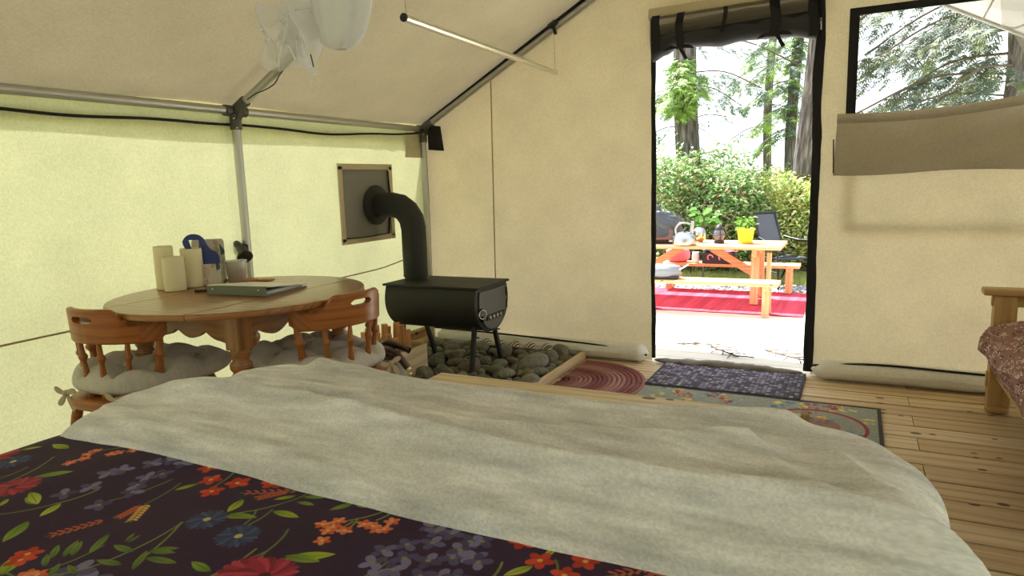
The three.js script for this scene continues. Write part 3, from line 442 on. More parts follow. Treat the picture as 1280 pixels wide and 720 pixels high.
function chairGeo() {
  const G = {};
  // crest: a bent board with a hand slot, higher in the middle
  const n = 64, HW = 0.184, pos = [], idx = [];
  const arc = (t) => [HW * Math.sin(t * 1.25) / Math.sin(1.25), 0.148 * (1 - Math.cos(t * 1.25)) / (1 - Math.cos(1.25))];   // x, forward (-z)
  const quad = (a, b, c, d) => { const k = pos.length / 3; for (const p of [a, b, c, d]) pos.push(p.x, p.y, p.z); idx.push(k, k + 1, k + 2, k, k + 2, k + 3); };
  const col = (t) => {
    const [x, f] = arc(t), [x2, f2] = arc(t + 0.01), tx = x2 - x, tz = -(f2 - f), L = Math.hypot(tx, tz), nx = -tz / L, nz = tx / L; // outward (to the back, +z)
    const a = Math.abs(t), top = 0.662 + 0.055 * smooth(0.62, 0.38, a) - 0.012 * smooth(0.85, 1, a), bot = 0.598 + 0.004 * Math.cos(t * 3) + 0.02 * smooth(0.9, 1, a);
    const sl = a < 0.165 ? 0.011 * Math.sqrt(1 - Math.pow(a / 0.165, 10)) : 0, sc = 0.682, th = 0.0125 * (1 - 0.25 * smooth(0.85, 1, a)), lean = (y) => 0.05 * (y - 0.6);
    const P_ = (y, s) => V(x + nx * (th * s + lean(y)), y, -f + nz * (th * s + lean(y)));
    return { P: P_, top, bot, s0: sc - sl, s1: sc + sl, open: sl > 0.001 };
  };
  const rnd = 0.006;
  for (let i = 0; i < n; i++) {
    const A = col(lerp(-1, 1, i / n)), B = col(lerp(-1, 1, (i + 1) / n));
    for (const [s, o] of [[1, 0], [-1, 1]]) {
      const f = (a, b, c, d) => o ? quad(d, c, b, a) : quad(a, b, c, d);
      f(A.P(A.bot + rnd, s), B.P(B.bot + rnd, s), B.P(B.s0, s), A.P(A.s0, s)); f(A.P(A.s1, s), B.P(B.s1, s), B.P(B.top - rnd, s), A.P(A.top - rnd, s));
      f(A.P(A.top - rnd, s), B.P(B.top - rnd, s), B.P(B.top, s * 0.5), A.P(A.top, s * 0.5)); f(A.P(A.bot, s * 0.5), B.P(B.bot, s * 0.5), B.P(B.bot + rnd, s), A.P(A.bot + rnd, s));
    }
    quad(A.P(A.top, 0.5), B.P(B.top, 0.5), B.P(B.top, -0.5), A.P(A.top, -0.5)); quad(A.P(A.bot, -0.5), B.P(B.bot, -0.5), B.P(B.bot, 0.5), A.P(A.bot, 0.5));
    if (A.open || B.open) { quad(A.P(A.s0, 1), B.P(B.s0, 1), B.P(B.s0, -1), A.P(A.s0, -1)); quad(A.P(A.s1, -1), B.P(B.s1, -1), B.P(B.s1, 1), A.P(A.s1, 1)); }
  }
  for (const t of [-1, 1]) { const A = col(t); quad(A.P(A.bot, 1), A.P(A.top, 1), A.P(A.top, -1), A.P(A.bot, -1)); }
  let g = new THREE.BufferGeometry(); g.setAttribute('position', new THREE.Float32BufferAttribute(pos, 3)); g.setIndex(idx);
  g = mergeVertices(g, 1e-5); g.computeVertexNormals(); g = toCreasedNormals(g, 0.7); G.crest = metreUV(g, 'x', 0.1, 0.1);
  const seat = new THREE.Shape(); const sp = []; for (let i = 0; i < 48; i++) { const a = i / 48 * 2 * PI, c = Math.cos(a), s = Math.sin(a), e = 2 / 3.2; sp.push([(0.185 + 0.02 * s) * Math.sign(c) * Math.pow(Math.abs(c), e), 0.215 * Math.sign(s) * Math.pow(Math.abs(s), e)]); }
  sp.forEach(([x, y], i) => i ? seat.lineTo(x, y) : seat.moveTo(x, y)); seat.closePath();
  const sg = new THREE.ExtrudeGeometry(seat, { depth: 0.014, bevelEnabled: true, bevelThickness: 0.010, bevelSize: 0.010, bevelOffset: -0.01, bevelSegments: 4 }); sg.rotateX(-PI / 2); sg.translate(0, 0.388, -0.185);
  G.seat = metreUV(toCreasedNormals(sg, 0.6), 'x');
  const spin = [[0.008, 0], [0.012, 0.05], [0.014, 0.12], [0.013, 0.3], [0.010, 0.5], [0.008, 0.62], [0.008, 0.66], [0.014, 0.72], [0.0145, 0.75], [0.009, 0.80], [0.0085, 0.9], [0.007, 1.0]];
  const fat = spin.map(([r, y]) => [r * 1.45, y]);
  G.spindles = [-0.92, -0.55, -0.19, 0.19, 0.55, 0.92].map((t) => { const [x, f] = arc(t); const L = Math.abs(t) > 0.8 ? fat : spin; return turned(L, V(x * 0.80, 0.40, -f * 0.90 - 0.014), V(x, 0.606, -f), 12); });
  const legP = [[0.010, 0], [0.013, 0.04], [0.011, 0.08], [0.013, 0.14], [0.019, 0.40], [0.021, 0.55], [0.014, 0.62], [0.021, 0.66], [0.014, 0.70], [0.018, 0.85], [0.015, 1]];
  G.legs = [[-1, -1], [1, -1], [-1, 1], [1, 1]].map(([a, b]) => turned(legP, V(0.215 * a, 0, -0.185 + 0.205 * b), V(0.15 * a, 0.385, -0.185 + 0.135 * b), 14));
  G.stretch = [[V(-0.19, 0.15, -0.36), V(-0.19, 0.15, -0.01)], [V(0.19, 0.15, -0.36), V(0.19, 0.15, -0.01)], [V(-0.19, 0.15, -0.185), V(0.19, 0.15, -0.185)]].map(([a, b]) => turned([[0.007, 0], [0.011, 0.5], [0.007, 1]], a, b, 10));
  return G;
}
function makeChair(label) {
  const c = thing('dining_chair', label, 'chair', [0, 0, 0], 0, 'chairs at the round table'), G = chairGeo();
  part('seat', G.seat, M.maple, c); part('crest_rail', G.crest, M.maple, c);
  for (const s of G.spindles) part('spindle', s, M.maple, c);
  for (const l of G.legs) part('leg', l, M.maple, c);
  for (const s of G.stretch) part('stretcher', s, M.maple, c);
  return c;
}
const chair0 = makeChair('maple spindle-back chair with slotted crest rail, its back to the plum duvet');
chair0.position.set(-2.225, 0, -1.315); chair0.rotation.y = 0.06;
const chair1 = chair0.clone(); chair1.name = numbered('dining_chair'); scene.add(chair1); chair1.userData = { ...chair0.userData, label: 'maple spindle-back chair with slotted crest rail, between round table and pine bench' };
chair1.position.set(-1.555, 0, -1.875); chair1.rotation.y = PI / 2 - 0.13;
// tied seat cushions
{
  const mat = P({ color: lin(0.70, 0.66, 0.66), map: T.cloth, bumpMap: T.clothBump, bumpScale: 0.002, roughness: 0.95, sheen: 0.3 });
  const tie = P({ color: lin(0.55, 0.46, 0.34), map: T.cloth, roughness: 0.95 });
  const make = (label, sd) => {
    const c = thing('seat_cushion', label, 'cushion', [0, 0, 0], 0, 'cushions tied to the chairs');
    part('pad', sheet((u, v) => {
      const a = u * 2 * PI, b = (v - 0.5) * PI, cb = Math.pow(Math.cos(b), 0.45), sb = Math.sign(b) * Math.pow(Math.abs(Math.sin(b)), 0.8);
      const cx = Math.sign(Math.cos(a)) * Math.pow(Math.abs(Math.cos(a)), 0.7), sx = Math.sign(Math.sin(a)) * Math.pow(Math.abs(Math.sin(a)), 0.7);
      const x = 0.20 * cx * cb, z = -0.245 + 0.255 * sx * cb, lump = fbm(x * 9 + sd, z * 9 + sd, 256, 2), tuft = Math.pow(Math.abs(Math.sin((x + 0.225) * PI / 0.15) * Math.sin((z + 0.45) * PI / 0.157)), 0.6);
      const y = sb > 0 ? 0.455 + sb * (0.018 + 0.050 * tuft + 0.06 * (lump - 0.4)) : 0.455 + sb * 0.044;
      return V(x * (1 + 0.05 * (lump - 0.5)), y, z);
    }, 64, 32, (u, v, p) => [p.x, p.z]), mat, c);
    for (const s of [-1, 1]) {
      const k = V(0.125 * s, 0.425, -0.03), loop = (q, l) => { const sh = new THREE.Shape(); sh.moveTo(0, 0); sh.bezierCurveTo(l * 0.4, l * 0.35, l, l * 0.3, l, 0); sh.bezierCurveTo(l, -l * 0.2, l * 0.4, -0.1 * l, 0, 0); return at(new THREE.ExtrudeGeometry(sh, { depth: 0.004, bevelEnabled: false, curveSegments: 6 }), k.x, k.y, k.z + 0.04, 0, 0, q); };
      part('tie', [loop(0.2, 0.055), loop(PI - 0.3, 0.055), loop(-1.0, 0.07), loop(PI + 0.8, 0.06), at(new THREE.SphereGeometry(0.012, 8, 6), k.x, k.y, k.z + 0.04)], tie, c);
    }
    return c;
  };
  const a = make('puffy grey-beige cushion tied to the chair backing onto the duvet', 3); a.position.copy(chair0.position); a.rotation.copy(chair0.rotation);
  const b = make('puffy grey-beige cushion tied to the chair beside the pine bench', 11); b.position.copy(chair1.position); b.rotation.copy(chair1.rotation);
}
// ---- things on the table
{
  const candle = (x, z, r, h, label) => {
    const c = thing('pillar_candle', label, 'candle', [x, TY, z], 0, 'ivory candles on the round table');
    part('wax', lathe([[0.0001, 0], [r * 0.98, 0], [r, 0.004], [r * 1.01, h * 0.5], [r, h - 0.006], [r * 0.95, h], [r * 0.86, h - 0.004], [r * 0.7, h - 0.018], [0.0001, h - 0.02]], 28), M.wax, c);
    part('wick', bar(V(0, h - 0.022, 0), V(0.002, h - 0.008, 0), 0.0016, 0.0012, 6), M.black, c);
  };
  candle(-2.455, -1.79, 0.036, 0.172, 'tallest ivory pillar candle on the round table');
  candle(-2.375, -1.77, 0.040, 0.134, 'shortest ivory pillar candle on the round table');
  candle(-2.395, -1.87, 0.041, 0.157, 'middle-height ivory pillar candle beside the decorated caddy');
}
{ // decorated caddy
  const tex = canvasTex(512, 256, (c, W, H) => { const r = rngOf(41); c.fillStyle = '#cfc6b8'; c.fillRect(0, 0, W, H);
    for (let i = 0; i < 40; i++) { c.fillStyle = ['#b98f7c', '#a9a79c', '#9c6a58', '#c9b29a', '#8b8f8a', '#b4a188'][Math.floor(r() * 6)]; const x = r() * W, y = r() * H; for (let k = 0; k < 4; k++) { c.beginPath(); c.ellipse(x + (r() - 0.5) * 34, y + (r() - 0.5) * 34, 6 + 12 * r(), 4 + 7 * r(), r() * 6, 0, 7); c.fill(); } }
    c.strokeStyle = '#7c6a58'; for (let i = 0; i < 14; i++) { c.lineWidth = 2; c.beginPath(); const x = r() * W, y = r() * H; c.moveTo(x, y); c.quadraticCurveTo(x + 20, y - 30, x + 50 * (r() - 0.3), y - 50 * r()); c.stroke(); }
    c.fillStyle = '#3e5668'; c.beginPath(); c.moveTo(330, 60); c.lineTo(372, 100); c.lineTo(338, 112); c.fill(); });
  const tin = S({ map: tex, roughness: 0.55 });
  const t = thing('caddy', 'floral patterned tin caddy with a tall back on the table', 'caddy', [-2.385, TY, -1.93], 0.62);
  const W = 0.128, shell = [];
  const plate = (w, h, x, y, z, ry = 0) => { const g = rb(w, h, 0.004, 0.002, 0, 0, 0); const p = g.attributes.position, uv = new Float32Array(p.count * 2); for (let i = 0; i < p.count; i++) { uv[2 * i] = p.getX(i) * 3.2 + 0.5; uv[2 * i + 1] = p.getY(i) * 4 + 0.5; } g.setAttribute('uv', new THREE.BufferAttribute(uv, 2)); return at(g, x, y, z, 0, ry, 0); };
  part('front_panel', plate(W, 0.088, 0, 0.046, 0.045), tin, t);
  part('side_panel', plate(0.09, 0.088, -W / 2, 0.046, 0, PI / 2), tin, t); part('side_panel', plate(0.09, 0.088, W / 2, 0.046, 0, PI / 2), tin, t);
  const bs = new THREE.Shape(); bs.moveTo(-W / 2, 0.002); bs.lineTo(W / 2, 0.002); bs.lineTo(W / 2, 0.17); bs.quadraticCurveTo(W / 2, 0.185, W / 2 - 0.015, 0.185); bs.lineTo(-W / 2 + 0.015, 0.185); bs.quadraticCurveTo(-W / 2, 0.185, -W / 2, 0.17); bs.closePath();
  const bg = new THREE.ExtrudeGeometry(bs, { depth: 0.004, bevelEnabled: false }); { const p = bg.attributes.position, uv = bg.attributes.uv; for (let i = 0; i < p.count; i++) uv.setXY(i, p.getX(i) * 3.2 + 0.5, p.getY(i) * 4 + 0.1); }
  part('back_panel', at(bg, 0, 0, -0.047), tin, t); part('bottom', bx(W - 0.004, 0.004, 0.086, 0, 0.003, 0), tin, t);
  // blue dustpan standing in it
  const d = thing('dustpan', 'navy blue plastic dustpan with a handle slot in the floral caddy', 'dustpan', [-2.385, TY + 0.008, -1.93], 0.62);
  const s = new THREE.Shape(); s.moveTo(-0.064, 0); s.lineTo(0.055, 0); s.lineTo(0.058, 0.10); s.quadraticCurveTo(0.058, 0.125, 0.03, 0.135); s.quadraticCurveTo(0.012, 0.15, 0.004, 0.178); s.quadraticCurveTo(-0.01, 0.202, -0.036, 0.202); s.quadraticCurveTo(-0.064, 0.202, -0.076, 0.176); s.quadraticCurveTo(-0.078, 0.16, -0.066, 0.146); s.closePath();
  const h = new THREE.Path(); h.moveTo(-0.058, 0.182); h.lineTo(-0.014, 0.182); h.quadraticCurveTo(-0.012, 0.16, -0.016, 0.142); h.quadraticCurveTo(-0.03, 0.134, -0.046, 0.142); h.quadraticCurveTo(-0.054, 0.16, -0.058, 0.182); s.holes.push(h);
  part('pan', at(new THREE.ExtrudeGeometry(s, { depth: 0.008, bevelEnabled: true, bevelSize: 0.002, bevelThickness: 0.002, bevelSegments: 2 }), 0, 0, 0.026, -0.08), S({ color: lin(0.012, 0.026, 0.20), roughness: 0.4 }), d);
  const b = thing('tin_cup', 'small galvanised tin cup beside the floral caddy', 'cup', [-2.292, TY, -1.998]);
  part('body', lathe([[0.0001, 0.001], [0.034, 0.001], [0.042, 0.088], [0.0445, 0.092], [0.0445, 0.095], [0.040, 0.093], [0.033, 0.006], [0.0001, 0.006]], 26), S({ color: lin(0.62, 0.60, 0.55), metalness: 0.6, roughness: 0.35 }), b);
}
{ // binder, sticks, pen
  const b = thing('ring_binder', 'slim grey-green ring binder with white pages lying open-ended on the table', 'binder', [-2.03, TY, -1.865], 0.11);
  const cov = S({ color: lin(0.17, 0.19, 0.16), roughness: 0.5 });
  const W = 0.27, D = 0.235;
  part('spine', [rb(W, 0.036, 0.006, 0.002, 0, 0.019, D / 2)], cov, b);
  part('cover', [rb(W, 0.004, D, 0.0015, 0, 0.0025, 0)], cov, b);
  part('front_cover', at(rb(W + 0.004, 0.004, D, 0.0015, 0, 0, -D / 2), 0.006, 0.036, D / 2, -0.10, 0.03, 0), P({ color: lin(0.74, 0.73, 0.68), roughness: 0.45, side: THREE.FrontSide }), b);
  part('pages', rb(W - 0.03, 0.012, D - 0.03, 0.002, 0.0, 0.0105, -0.008), S({ color: lin(0.7, 0.68, 0.62), roughness: 0.9 }), b);
  for (const x of [-W / 2 + 0.03, W / 2 - 0.03]) part('rivet', at(new THREE.SphereGeometry(0.005, 8, 6), x, 0.022, D / 2 + 0.003), M.steel, b);
  const p = thing('pen', 'dark maroon pen lying on the table beside the binder', 'pen', [-2.225, TY + 0.006, -1.78], 0.75);
  part('barrel', bar(V(-0.035, 0, 0), V(0.035, 0, 0), 0.0055, 0.005, 10), S({ color: lin(0.03, 0.006, 0.008), roughness: 0.4 }), p); part('tip', bar(V(0.035, 0, 0), V(0.044, 0, 0), 0.004, 0.0012, 8), M.black, p);
  const s = thing('wooden_spoon', 'pale wooden spoon lying behind the binder', 'spoon', [-2.27, TY + 0.012, -2.00], 0.3);
  part('handle', bar(V(-0.11, 0, 0), V(0.08, 0, 0), 0.006, 0.008, 10), M.cedar, s);
  const bowl = new THREE.SphereGeometry(0.028, 16, 10, 0, PI * 2, PI / 2, PI / 2); bowl.scale(1.4, 0.4, 1); part('bowl', at(bowl, 0.11, 0.004, 0), P({ map: T.cedar, roughness: 0.7 }), s);
}
{ // black clamp lamp gripping the post
  const l = thing('clamp_lamp', 'small black clip-on lamp gripping the steel tent post', 'lamp', [XL + 0.032, 0.80, -2.33], -0.45);
  part('clamp', [rb(0.07, 0.04, 0.05, 0.012, -0.012, 0.012, 0.02), rb(0.03, 0.05, 0.05, 0.01, -0.045, -0.012, 0.022, 0, 0, -0.4)], M.black, l);
  part('arm', tube([V(-0.03, 0.02, 0.04), V(0.0, 0.034, 0.045), V(0.03, 0.026, 0.045), V(0.055, 0.008, 0.04)], 0.015, 10), M.black, l);
  const hd = part('lamp_head', at(lathe([[0.0001, 0], [0.016, 0], [0.021, 0.01], [0.025, 0.04], [0.036, 0.062], [0.036, 0.068], [0.03, 0.066], [0.0001, 0.05]], 20), 0.045, 0.018, 0.04, 0, 0, -PI / 2 - 0.7), M.black, l);
  part('wing_nut', [rb(0.012, 0.03, 0.006, 0.003, -0.058, 0.035, 0.03, 0, 0, 0.3)], M.steel, l);
}
// ------------------------------------------------------------------ stove corner
{ // hearth box of boards holding river stones
  const h = thing('hearth_box', 'low wooden frame on the floor holding stones under the stove', 'hearth', [0, 0, 0]);
  part('board', metreUV(rb(0.028, 0.05, 0.98, 0.004, -1.445, 0.026, -3.31), 'z'), M.pine[1], h);
  part('board', metreUV(rb(1.10, 0.075, 0.035, 0.004, -2.0, 0.038, -2.80), 'x'), M.pine[1], h);
  part('board', metreUV(rb(0.035, 0.075, 0.98, 0.004, -2.545, 0.038, -3.31), 'z'), M.pine[1], h);
  part('liner', bx(1.07, 0.01, 0.96, -2.0, 0.006, -3.31), S({ color: lin(0.06, 0.055, 0.045), roughness: 1 }), h);
  const r = rngOf(63), shapes = [];
  for (let k = 0; k < 7; k++) {
    const g = new THREE.IcosahedronGeometry(1, 3), p = g.attributes.position, ax = 0.85 + 0.5 * r(), az = 0.75 + 0.35 * r(), ay = 0.6 + 0.25 * r(), o = r() * 50;
    for (let i = 0; i < p.count; i++) { const x = p.getX(i), y = p.getY(i), z = p.getZ(i), n = 1 + 0.22 * (fbm(x * 1.3 + o, y * 1.3 + z * 1.1 + o, 256, 2) - 0.5); p.setXYZ(i, x * ax * n, y * ay * n, z * az * n); }
    const m = mergeVertices(g.deleteAttribute('uv').deleteAttribute('normal'), 1e-4); m.computeVertexNormals(); m.setAttribute('uv', new THREE.BufferAttribute(new Float32Array(m.attributes.position.count * 2), 2));
    const q = m.attributes.position, uv = m.attributes.uv; for (let i = 0; i < q.count; i++) uv.setXY(i, q.getX(i) * 0.06 + q.getY(i) * 0.03, q.getZ(i) * 0.06 + q.getY(i) * 0.04);
    shapes.push(m);
  }
  const speck = dataTex(256, 256, (u, v) => { const n = 0.78 + 0.34 * (fbm(u * 10, v * 10, 10, 4) - 0.4) + 0.12 * (fbm(u * 80, v * 80, 80, 2) - 0.5); return grey(n); }, true, 0.12, 0.12);
  const kinds = [
    [S({ color: lin(0.22, 0.22, 0.17), map: speck, roughness: 0.75 }), 'smooth grey-green river stone in the hearth box under the stove', 'grey-green hearth stones'],
    [S({ color: lin(0.30, 0.29, 0.25), map: speck, roughness: 0.75 }), 'smooth pale grey river stone in the hearth box under the stove', 'pale grey hearth stones'],
    [S({ color: lin(0.21, 0.165, 0.095), map: speck, roughness: 0.75 }), 'smooth ochre-brown river stone in the hearth box under the stove', 'ochre-brown hearth stones'],
  ];
  const placed = [];
  const put = (x, y, z, s, k) => { const m = new THREE.Mesh(shapes[Math.floor(r() * 7)], kinds[k][0]); m.name = numbered('river_stone'); m.position.set(x, y, z); m.scale.setScalar(s); m.rotation.set((r() - 0.5) * 0.5, r() * 6.3, (r() - 0.5) * 0.5); m.castShadow = m.receiveShadow = true; scene.add(m); tag(m, kinds[k][1], 'stone', kinds[k][2]); placed.push([x, z, s]); };
  const feet = [[-1.85, -3.13], [-1.85, -3.5], [-2.32, -3.5], [-2.31, -3.13]];
  put(-1.60, 0.066, -3.40, 0.072, 1); tag(scene.children[scene.children.length - 1], 'largest pale grey river stone, in the hearth box near the braided rug', 'stone', 'pale grey hearth stones'); put(-1.55, 0.05, -3.22, 0.042, 2); put(-1.665, 0.05, -3.19, 0.046, 1);
  for (let i = 0, tries = 0; i < 135 && tries < 9000; tries++) {
    const s = 0.026 + 0.036 * Math.pow(r(), 1.6), x = lerp(-2.50, -1.49, r()), z = lerp(-3.77, -2.85, r());
    if (x < -2.1 && z > -3.16) continue;
    if (feet.some(([a, b]) => Math.hypot(a - x, b - z) < s + 0.016) || placed.some(([a, b, q]) => Math.hypot(a - x, b - z) < (s + q) * 0.86)) continue;
    put(x, 0.008 + s * 0.72, z, s, r() < 0.5 ? 0 : r() < 0.5 ? 1 : 2); i++;
  }
}
{
  const s = thing('wood_stove', 'black steel camp wood stove on splayed legs with bent flue', 'stove', [0, 0, 0]);
  const x0 = -2.40, x1 = -1.80, zc = -3.31, yt = 0.515, hw = 0.172;
  const prof = (k = 1) => { const sh = new THREE.Shape(); sh.moveTo(-hw * k, yt); sh.lineTo(hw * k, yt); sh.bezierCurveTo(hw * k + 0.004, 0.50, (hw + 0.02) * k, 0.47, (hw + 0.018) * k, 0.42); sh.bezierCurveTo((hw + 0.012) * k, 0.33, 0.105 * k, 0.258, 0, 0.258); sh.bezierCurveTo(-0.105 * k, 0.258, -(hw + 0.012) * k, 0.33, -(hw + 0.018) * k, 0.42); sh.bezierCurveTo(-(hw + 0.02) * k, 0.47, -hw * k - 0.004, 0.50, -hw * k, yt); return sh; };
  const ext = (k, d, bv) => { const g = new THREE.ExtrudeGeometry(prof(k), { depth: d, bevelEnabled: bv > 0, bevelSize: bv, bevelThickness: bv, bevelSegments: 2, curveSegments: 24 }); g.rotateY(PI / 2); return g; };
  part('fire_box', toCreasedNormals(at(ext(1, x1 - x0 - 0.012, 0), x0, 0, zc), 0.5), M.stove, s);
  part('top_plate', rb(x1 - x0 + 0.03, 0.012, 2 * hw + 0.03, 0.003, (x0 + x1) / 2, yt + 0.007, zc), M.stove, s);
  part('front_rim', toCreasedNormals(at(ext(1.02, 0.012, 0.002), x1 - 0.016, 0, zc), 0.5), M.stove, s);
  const ds = new THREE.Shape(); const w = hw - 0.022; ds.moveTo(-w, 0.495); ds.lineTo(w, 0.495); ds.bezierCurveTo(w + 0.012, 0.46, w + 0.012, 0.40, w, 0.375); ds.bezierCurveTo(w - 0.03, 0.31, 0.07, 0.275, 0, 0.274); ds.bezierCurveTo(-0.07, 0.275, -w + 0.03, 0.31, -w, 0.375); ds.bezierCurveTo(-w - 0.012, 0.40, -w - 0.012, 0.46, -w, 0.495);
  const dg = new THREE.ExtrudeGeometry(ds, { depth: 0.006, bevelEnabled: true, bevelSize: 0.002, bevelThickness: 0.002, bevelSegments: 2, curveSegments: 20 }); dg.rotateY(PI / 2);
  const door = part('stove_door', at(dg, x1 - 0.001, 0, zc), M.stoveDoor, s);
  part('draft_slide', rb(0.008, 0.030, 0.20, 0.003, x1 + 0.012, 0.345, zc - 0.01, 0, 0, 0), M.stove, door);
  for (let i = 0; i < 4; i++) part('draft_hole', at(new THREE.TorusGeometry(0.008, 0.003, 6, 14), x1 + 0.017, 0.345, zc + 0.06 - i * 0.042, 0, PI / 2, 0), M.steel, door);
  part('latch', [rb(0.014, 0.035, 0.018, 0.003, x1 + 0.012, 0.345, zc + 0.135), rb(0.012, 0.02, 0.02, 0.003, x1 + 0.01, 0.40, zc + 0.15)], M.stove, door);
  part('ring_handle', at(new THREE.TorusGeometry(0.024, 0.0035, 8, 26), x1 + 0.022, 0.378, zc + 0.155, 0, PI / 2 - 0.4, 0), M.steel, door);
  part('hinge', [cy(0.006, 0.006, 0.05, x1 + 0.008, 0.46, zc - w - 0.004, 8), cy(0.006, 0.006, 0.05, x1 + 0.008, 0.39, zc - w - 0.004, 8)], M.stove, door);
  for (const [fx, fy, fz, tx, tz] of [[-1.85, 0.06, -3.135, -1.86, -3.21], [-1.85, 0.012, -3.50, -1.86, -3.40], [-2.315, 0.012, -3.50, -2.34, -3.40], [-2.32, 0.03, -3.14, -2.34, -3.21]]) part('leg', [beam(V(fx, fy, fz), V(tx, 0.33, tz), 0.022, 0.022), bx(0.03, 0.006, 0.034, fx, fy + 0.003, fz), cy(0.004, 0.004, 0.03, (fx + tx) / 2 + 0.016, 0.24, (fz * 0.3 + tz * 0.7), 8, 0, 0, PI / 2)], M.stove, s);
  // flue: upright pipe, jointed elbow, pipe through the wall panel
  const px = -2.325, pz = -3.335, R = 0.0725;
  const fl = part('flue_collar', lathe([[0.066, 0], [0.066, 0.03], [0.063, 0.03], [0.063, 0]], 28).translate(px, yt + 0.012, pz), M.stove, s);
  part('flue_pipe', [bar(V(px, 0.545, pz), V(px, 0.83, pz), R, R, 28, true), bar(V(px, 0.552, pz), V(px, 0.560, pz), R + 0.002, R + 0.002, 28), bar(V(px, 0.70, pz), V(px, 0.706, pz), R + 0.0015, R + 0.0015, 28)], M.stove, s);
  const cxe = px - 0.14, cye = 0.83, RE = 0.14, ringAt = (k, n) => { const a = k / n * PI / 2; return [V(cxe + RE * Math.cos(a), cye + RE * Math.sin(a), pz), a]; };
  for (let k = 0; k < 4; k++) { // four mitred gores
    const [c0, a0] = ringAt(k, 4), [c1, a1] = ringAt(k + 1, 4);
    const ring = (c, a, r) => (q) => V(c.x + Math.cos(a) * Math.cos(q) * r, c.y + Math.sin(a) * Math.cos(q) * r, c.z + Math.sin(q) * r);
    const f0 = ring(c0, a0, R + 0.0015), f1 = ring(c1, a1, R + 0.0015);
    part('elbow_gore', sheet((u, v) => f0(u * 2 * PI).lerp(f1(u * 2 * PI), v), 28, 1), M.stove, s);
  }
  part('flue_pipe', [bar(V(cxe, cye + RE, pz), V(XL + 0.03, cye + RE, pz), R, R, 28, true), bar(V(XL + 0.03, cye + RE, pz), V(XL - 0.05, cye + RE, pz), R, R, 28, true)], M.stove, s);
  part('wall_collar', lathe([[R, 0], [R + 0.046, 0.0], [R + 0.046, 0.006], [R, 0.02]], 32).rotateZ(-PI / 2).translate(XL + 0.034, cye + RE, pz), M.stove, s);
}
{ // kindling crate
  const c = thing('wooden_crate', 'rough wooden kindling crate standing beside the stove', 'crate', [-2.305, 0.012, -2.975]);
  const W = 0.34, D = 0.30, H = 0.205;
  for (const s of [-1, 1]) { for (const [y, h] of [[0.105, 0.09], [0.160, 0.088]]) void 0; part('side_board', metreUV(rb(0.014, 0.090, D, 0.003, s * W / 2, 0.142, 0), 'z', 0.3, 0.7), M.pine[2], c); part('side_board', metreUV(rb(0.014, 0.098, D, 0.003, s * W / 2, 0.05, 0), 'z', 0.9, 0.2), M.pine[2], c); part('end_board', metreUV(rb(W - 0.016, 0.098, 0.014, 0.003, 0, 0.15, s * (D / 2 - 0.008)), 'x'), M.pine[0], c); part('end_board', metreUV(rb(W - 0.016, 0.098, 0.014, 0.003, 0, 0.05, s * (D / 2 - 0.008)), 'x', 0.4, 0.3), M.pine[0], c); }
  part('bottom', metreUV(bx(W - 0.02, 0.01, D - 0.02, 0, 0.012, 0), 'x'), M.pine[0], c);
  const r = rngOf(8);
  const spots = [[-0.11, -0.08], [-0.06, -0.1], [0.0, -0.09], [0.05, -0.1], [0.10, -0.07], [-0.1, 0.02], [-0.03, -0.02], [0.03, 0.0], [0.1, 0.03], [-0.06, 0.09], [0.02, 0.09]];
  for (const [x, z] of spots) {
    const k = thing('kindling_stick', 'split reddish kindling stick standing in the wooden crate', 'stick', [-2.305 + x, 0.030, -2.975 + z], r() * 3, 'kindling in the crate');
    const L = 0.23 + 0.06 * r(), w = 0.02 + 0.02 * r();
    part('split_wood', metreUV(at(bx(w, L, w * 0.8, 0, L / 2, 0), 0, 0, 0, (r() - 0.5) * 0.12, 0, (r() - 0.5) * 0.12), 'y', r(), r()), M.cedar, k);
  }
}
{ // bag with leather straps in front of the crate
  const b = thing('tote_bag', 'pale cloth bag with dark brown leather straps beside the crate', 'bag', [-2.085, 0, -2.69], 0.5); b.scale.setScalar(1.38);
  const pale = P({ color: lin(0.42, 0.40, 0.36), map: T.cloth, roughness: 0.9 }), leather = P({ color: lin(0.035, 0.014, 0.010), roughness: 0.22, clearcoat: 0.6, clearcoatRoughness: 0.15 });
  part('body', sheet((u, v) => { const a = u * 2 * PI, w = 1 - 0.45 * v * v, y = 0.19 * v; return V(0.085 * w * Math.sign(Math.cos(a)) * Math.pow(Math.abs(Math.cos(a)), 0.6), y, 0.05 * w * Math.sign(Math.sin(a)) * Math.pow(Math.abs(Math.sin(a)), 0.7)); }, 32, 12), pale, b);
  part('bottom', rb(0.15, 0.01, 0.08, 0.004, 0, 0.006, 0), pale, b);
  part('strap', tube([V(-0.075, 0.05, 0.055), V(-0.065, 0.15, 0.055), V(-0.02, 0.20, 0.05), V(0.04, 0.195, 0.055), V(0.085, 0.14, 0.06)], 0.013, 8), leather, b);
  part('strap', tube([V(-0.04, 0.17, -0.02), V(0.0, 0.218, -0.01), V(0.055, 0.205, 0.0), V(0.09, 0.19, 0.01)], 0.012, 8), leather, b);
  part('flap', rb(0.12, 0.05, 0.10, 0.02, -0.02, 0.195, 0, 0, 0, -0.2), leather, b);
  part('tip', [at(new THREE.SphereGeometry(0.011, 10, 8), 0.088, 0.137, 0.062), at(new THREE.SphereGeometry(0.009, 10, 8), 0.092, 0.118, 0.062)], S({ color: lin(0.8, 0.7, 0.5), metalness: 1, roughness: 0.2 }), b);
  part('emblem', cy(0.011, 0.011, 0.004, 0.02, 0.085, 0.049, 14, PI / 2 - 0.15), leather, b);
}
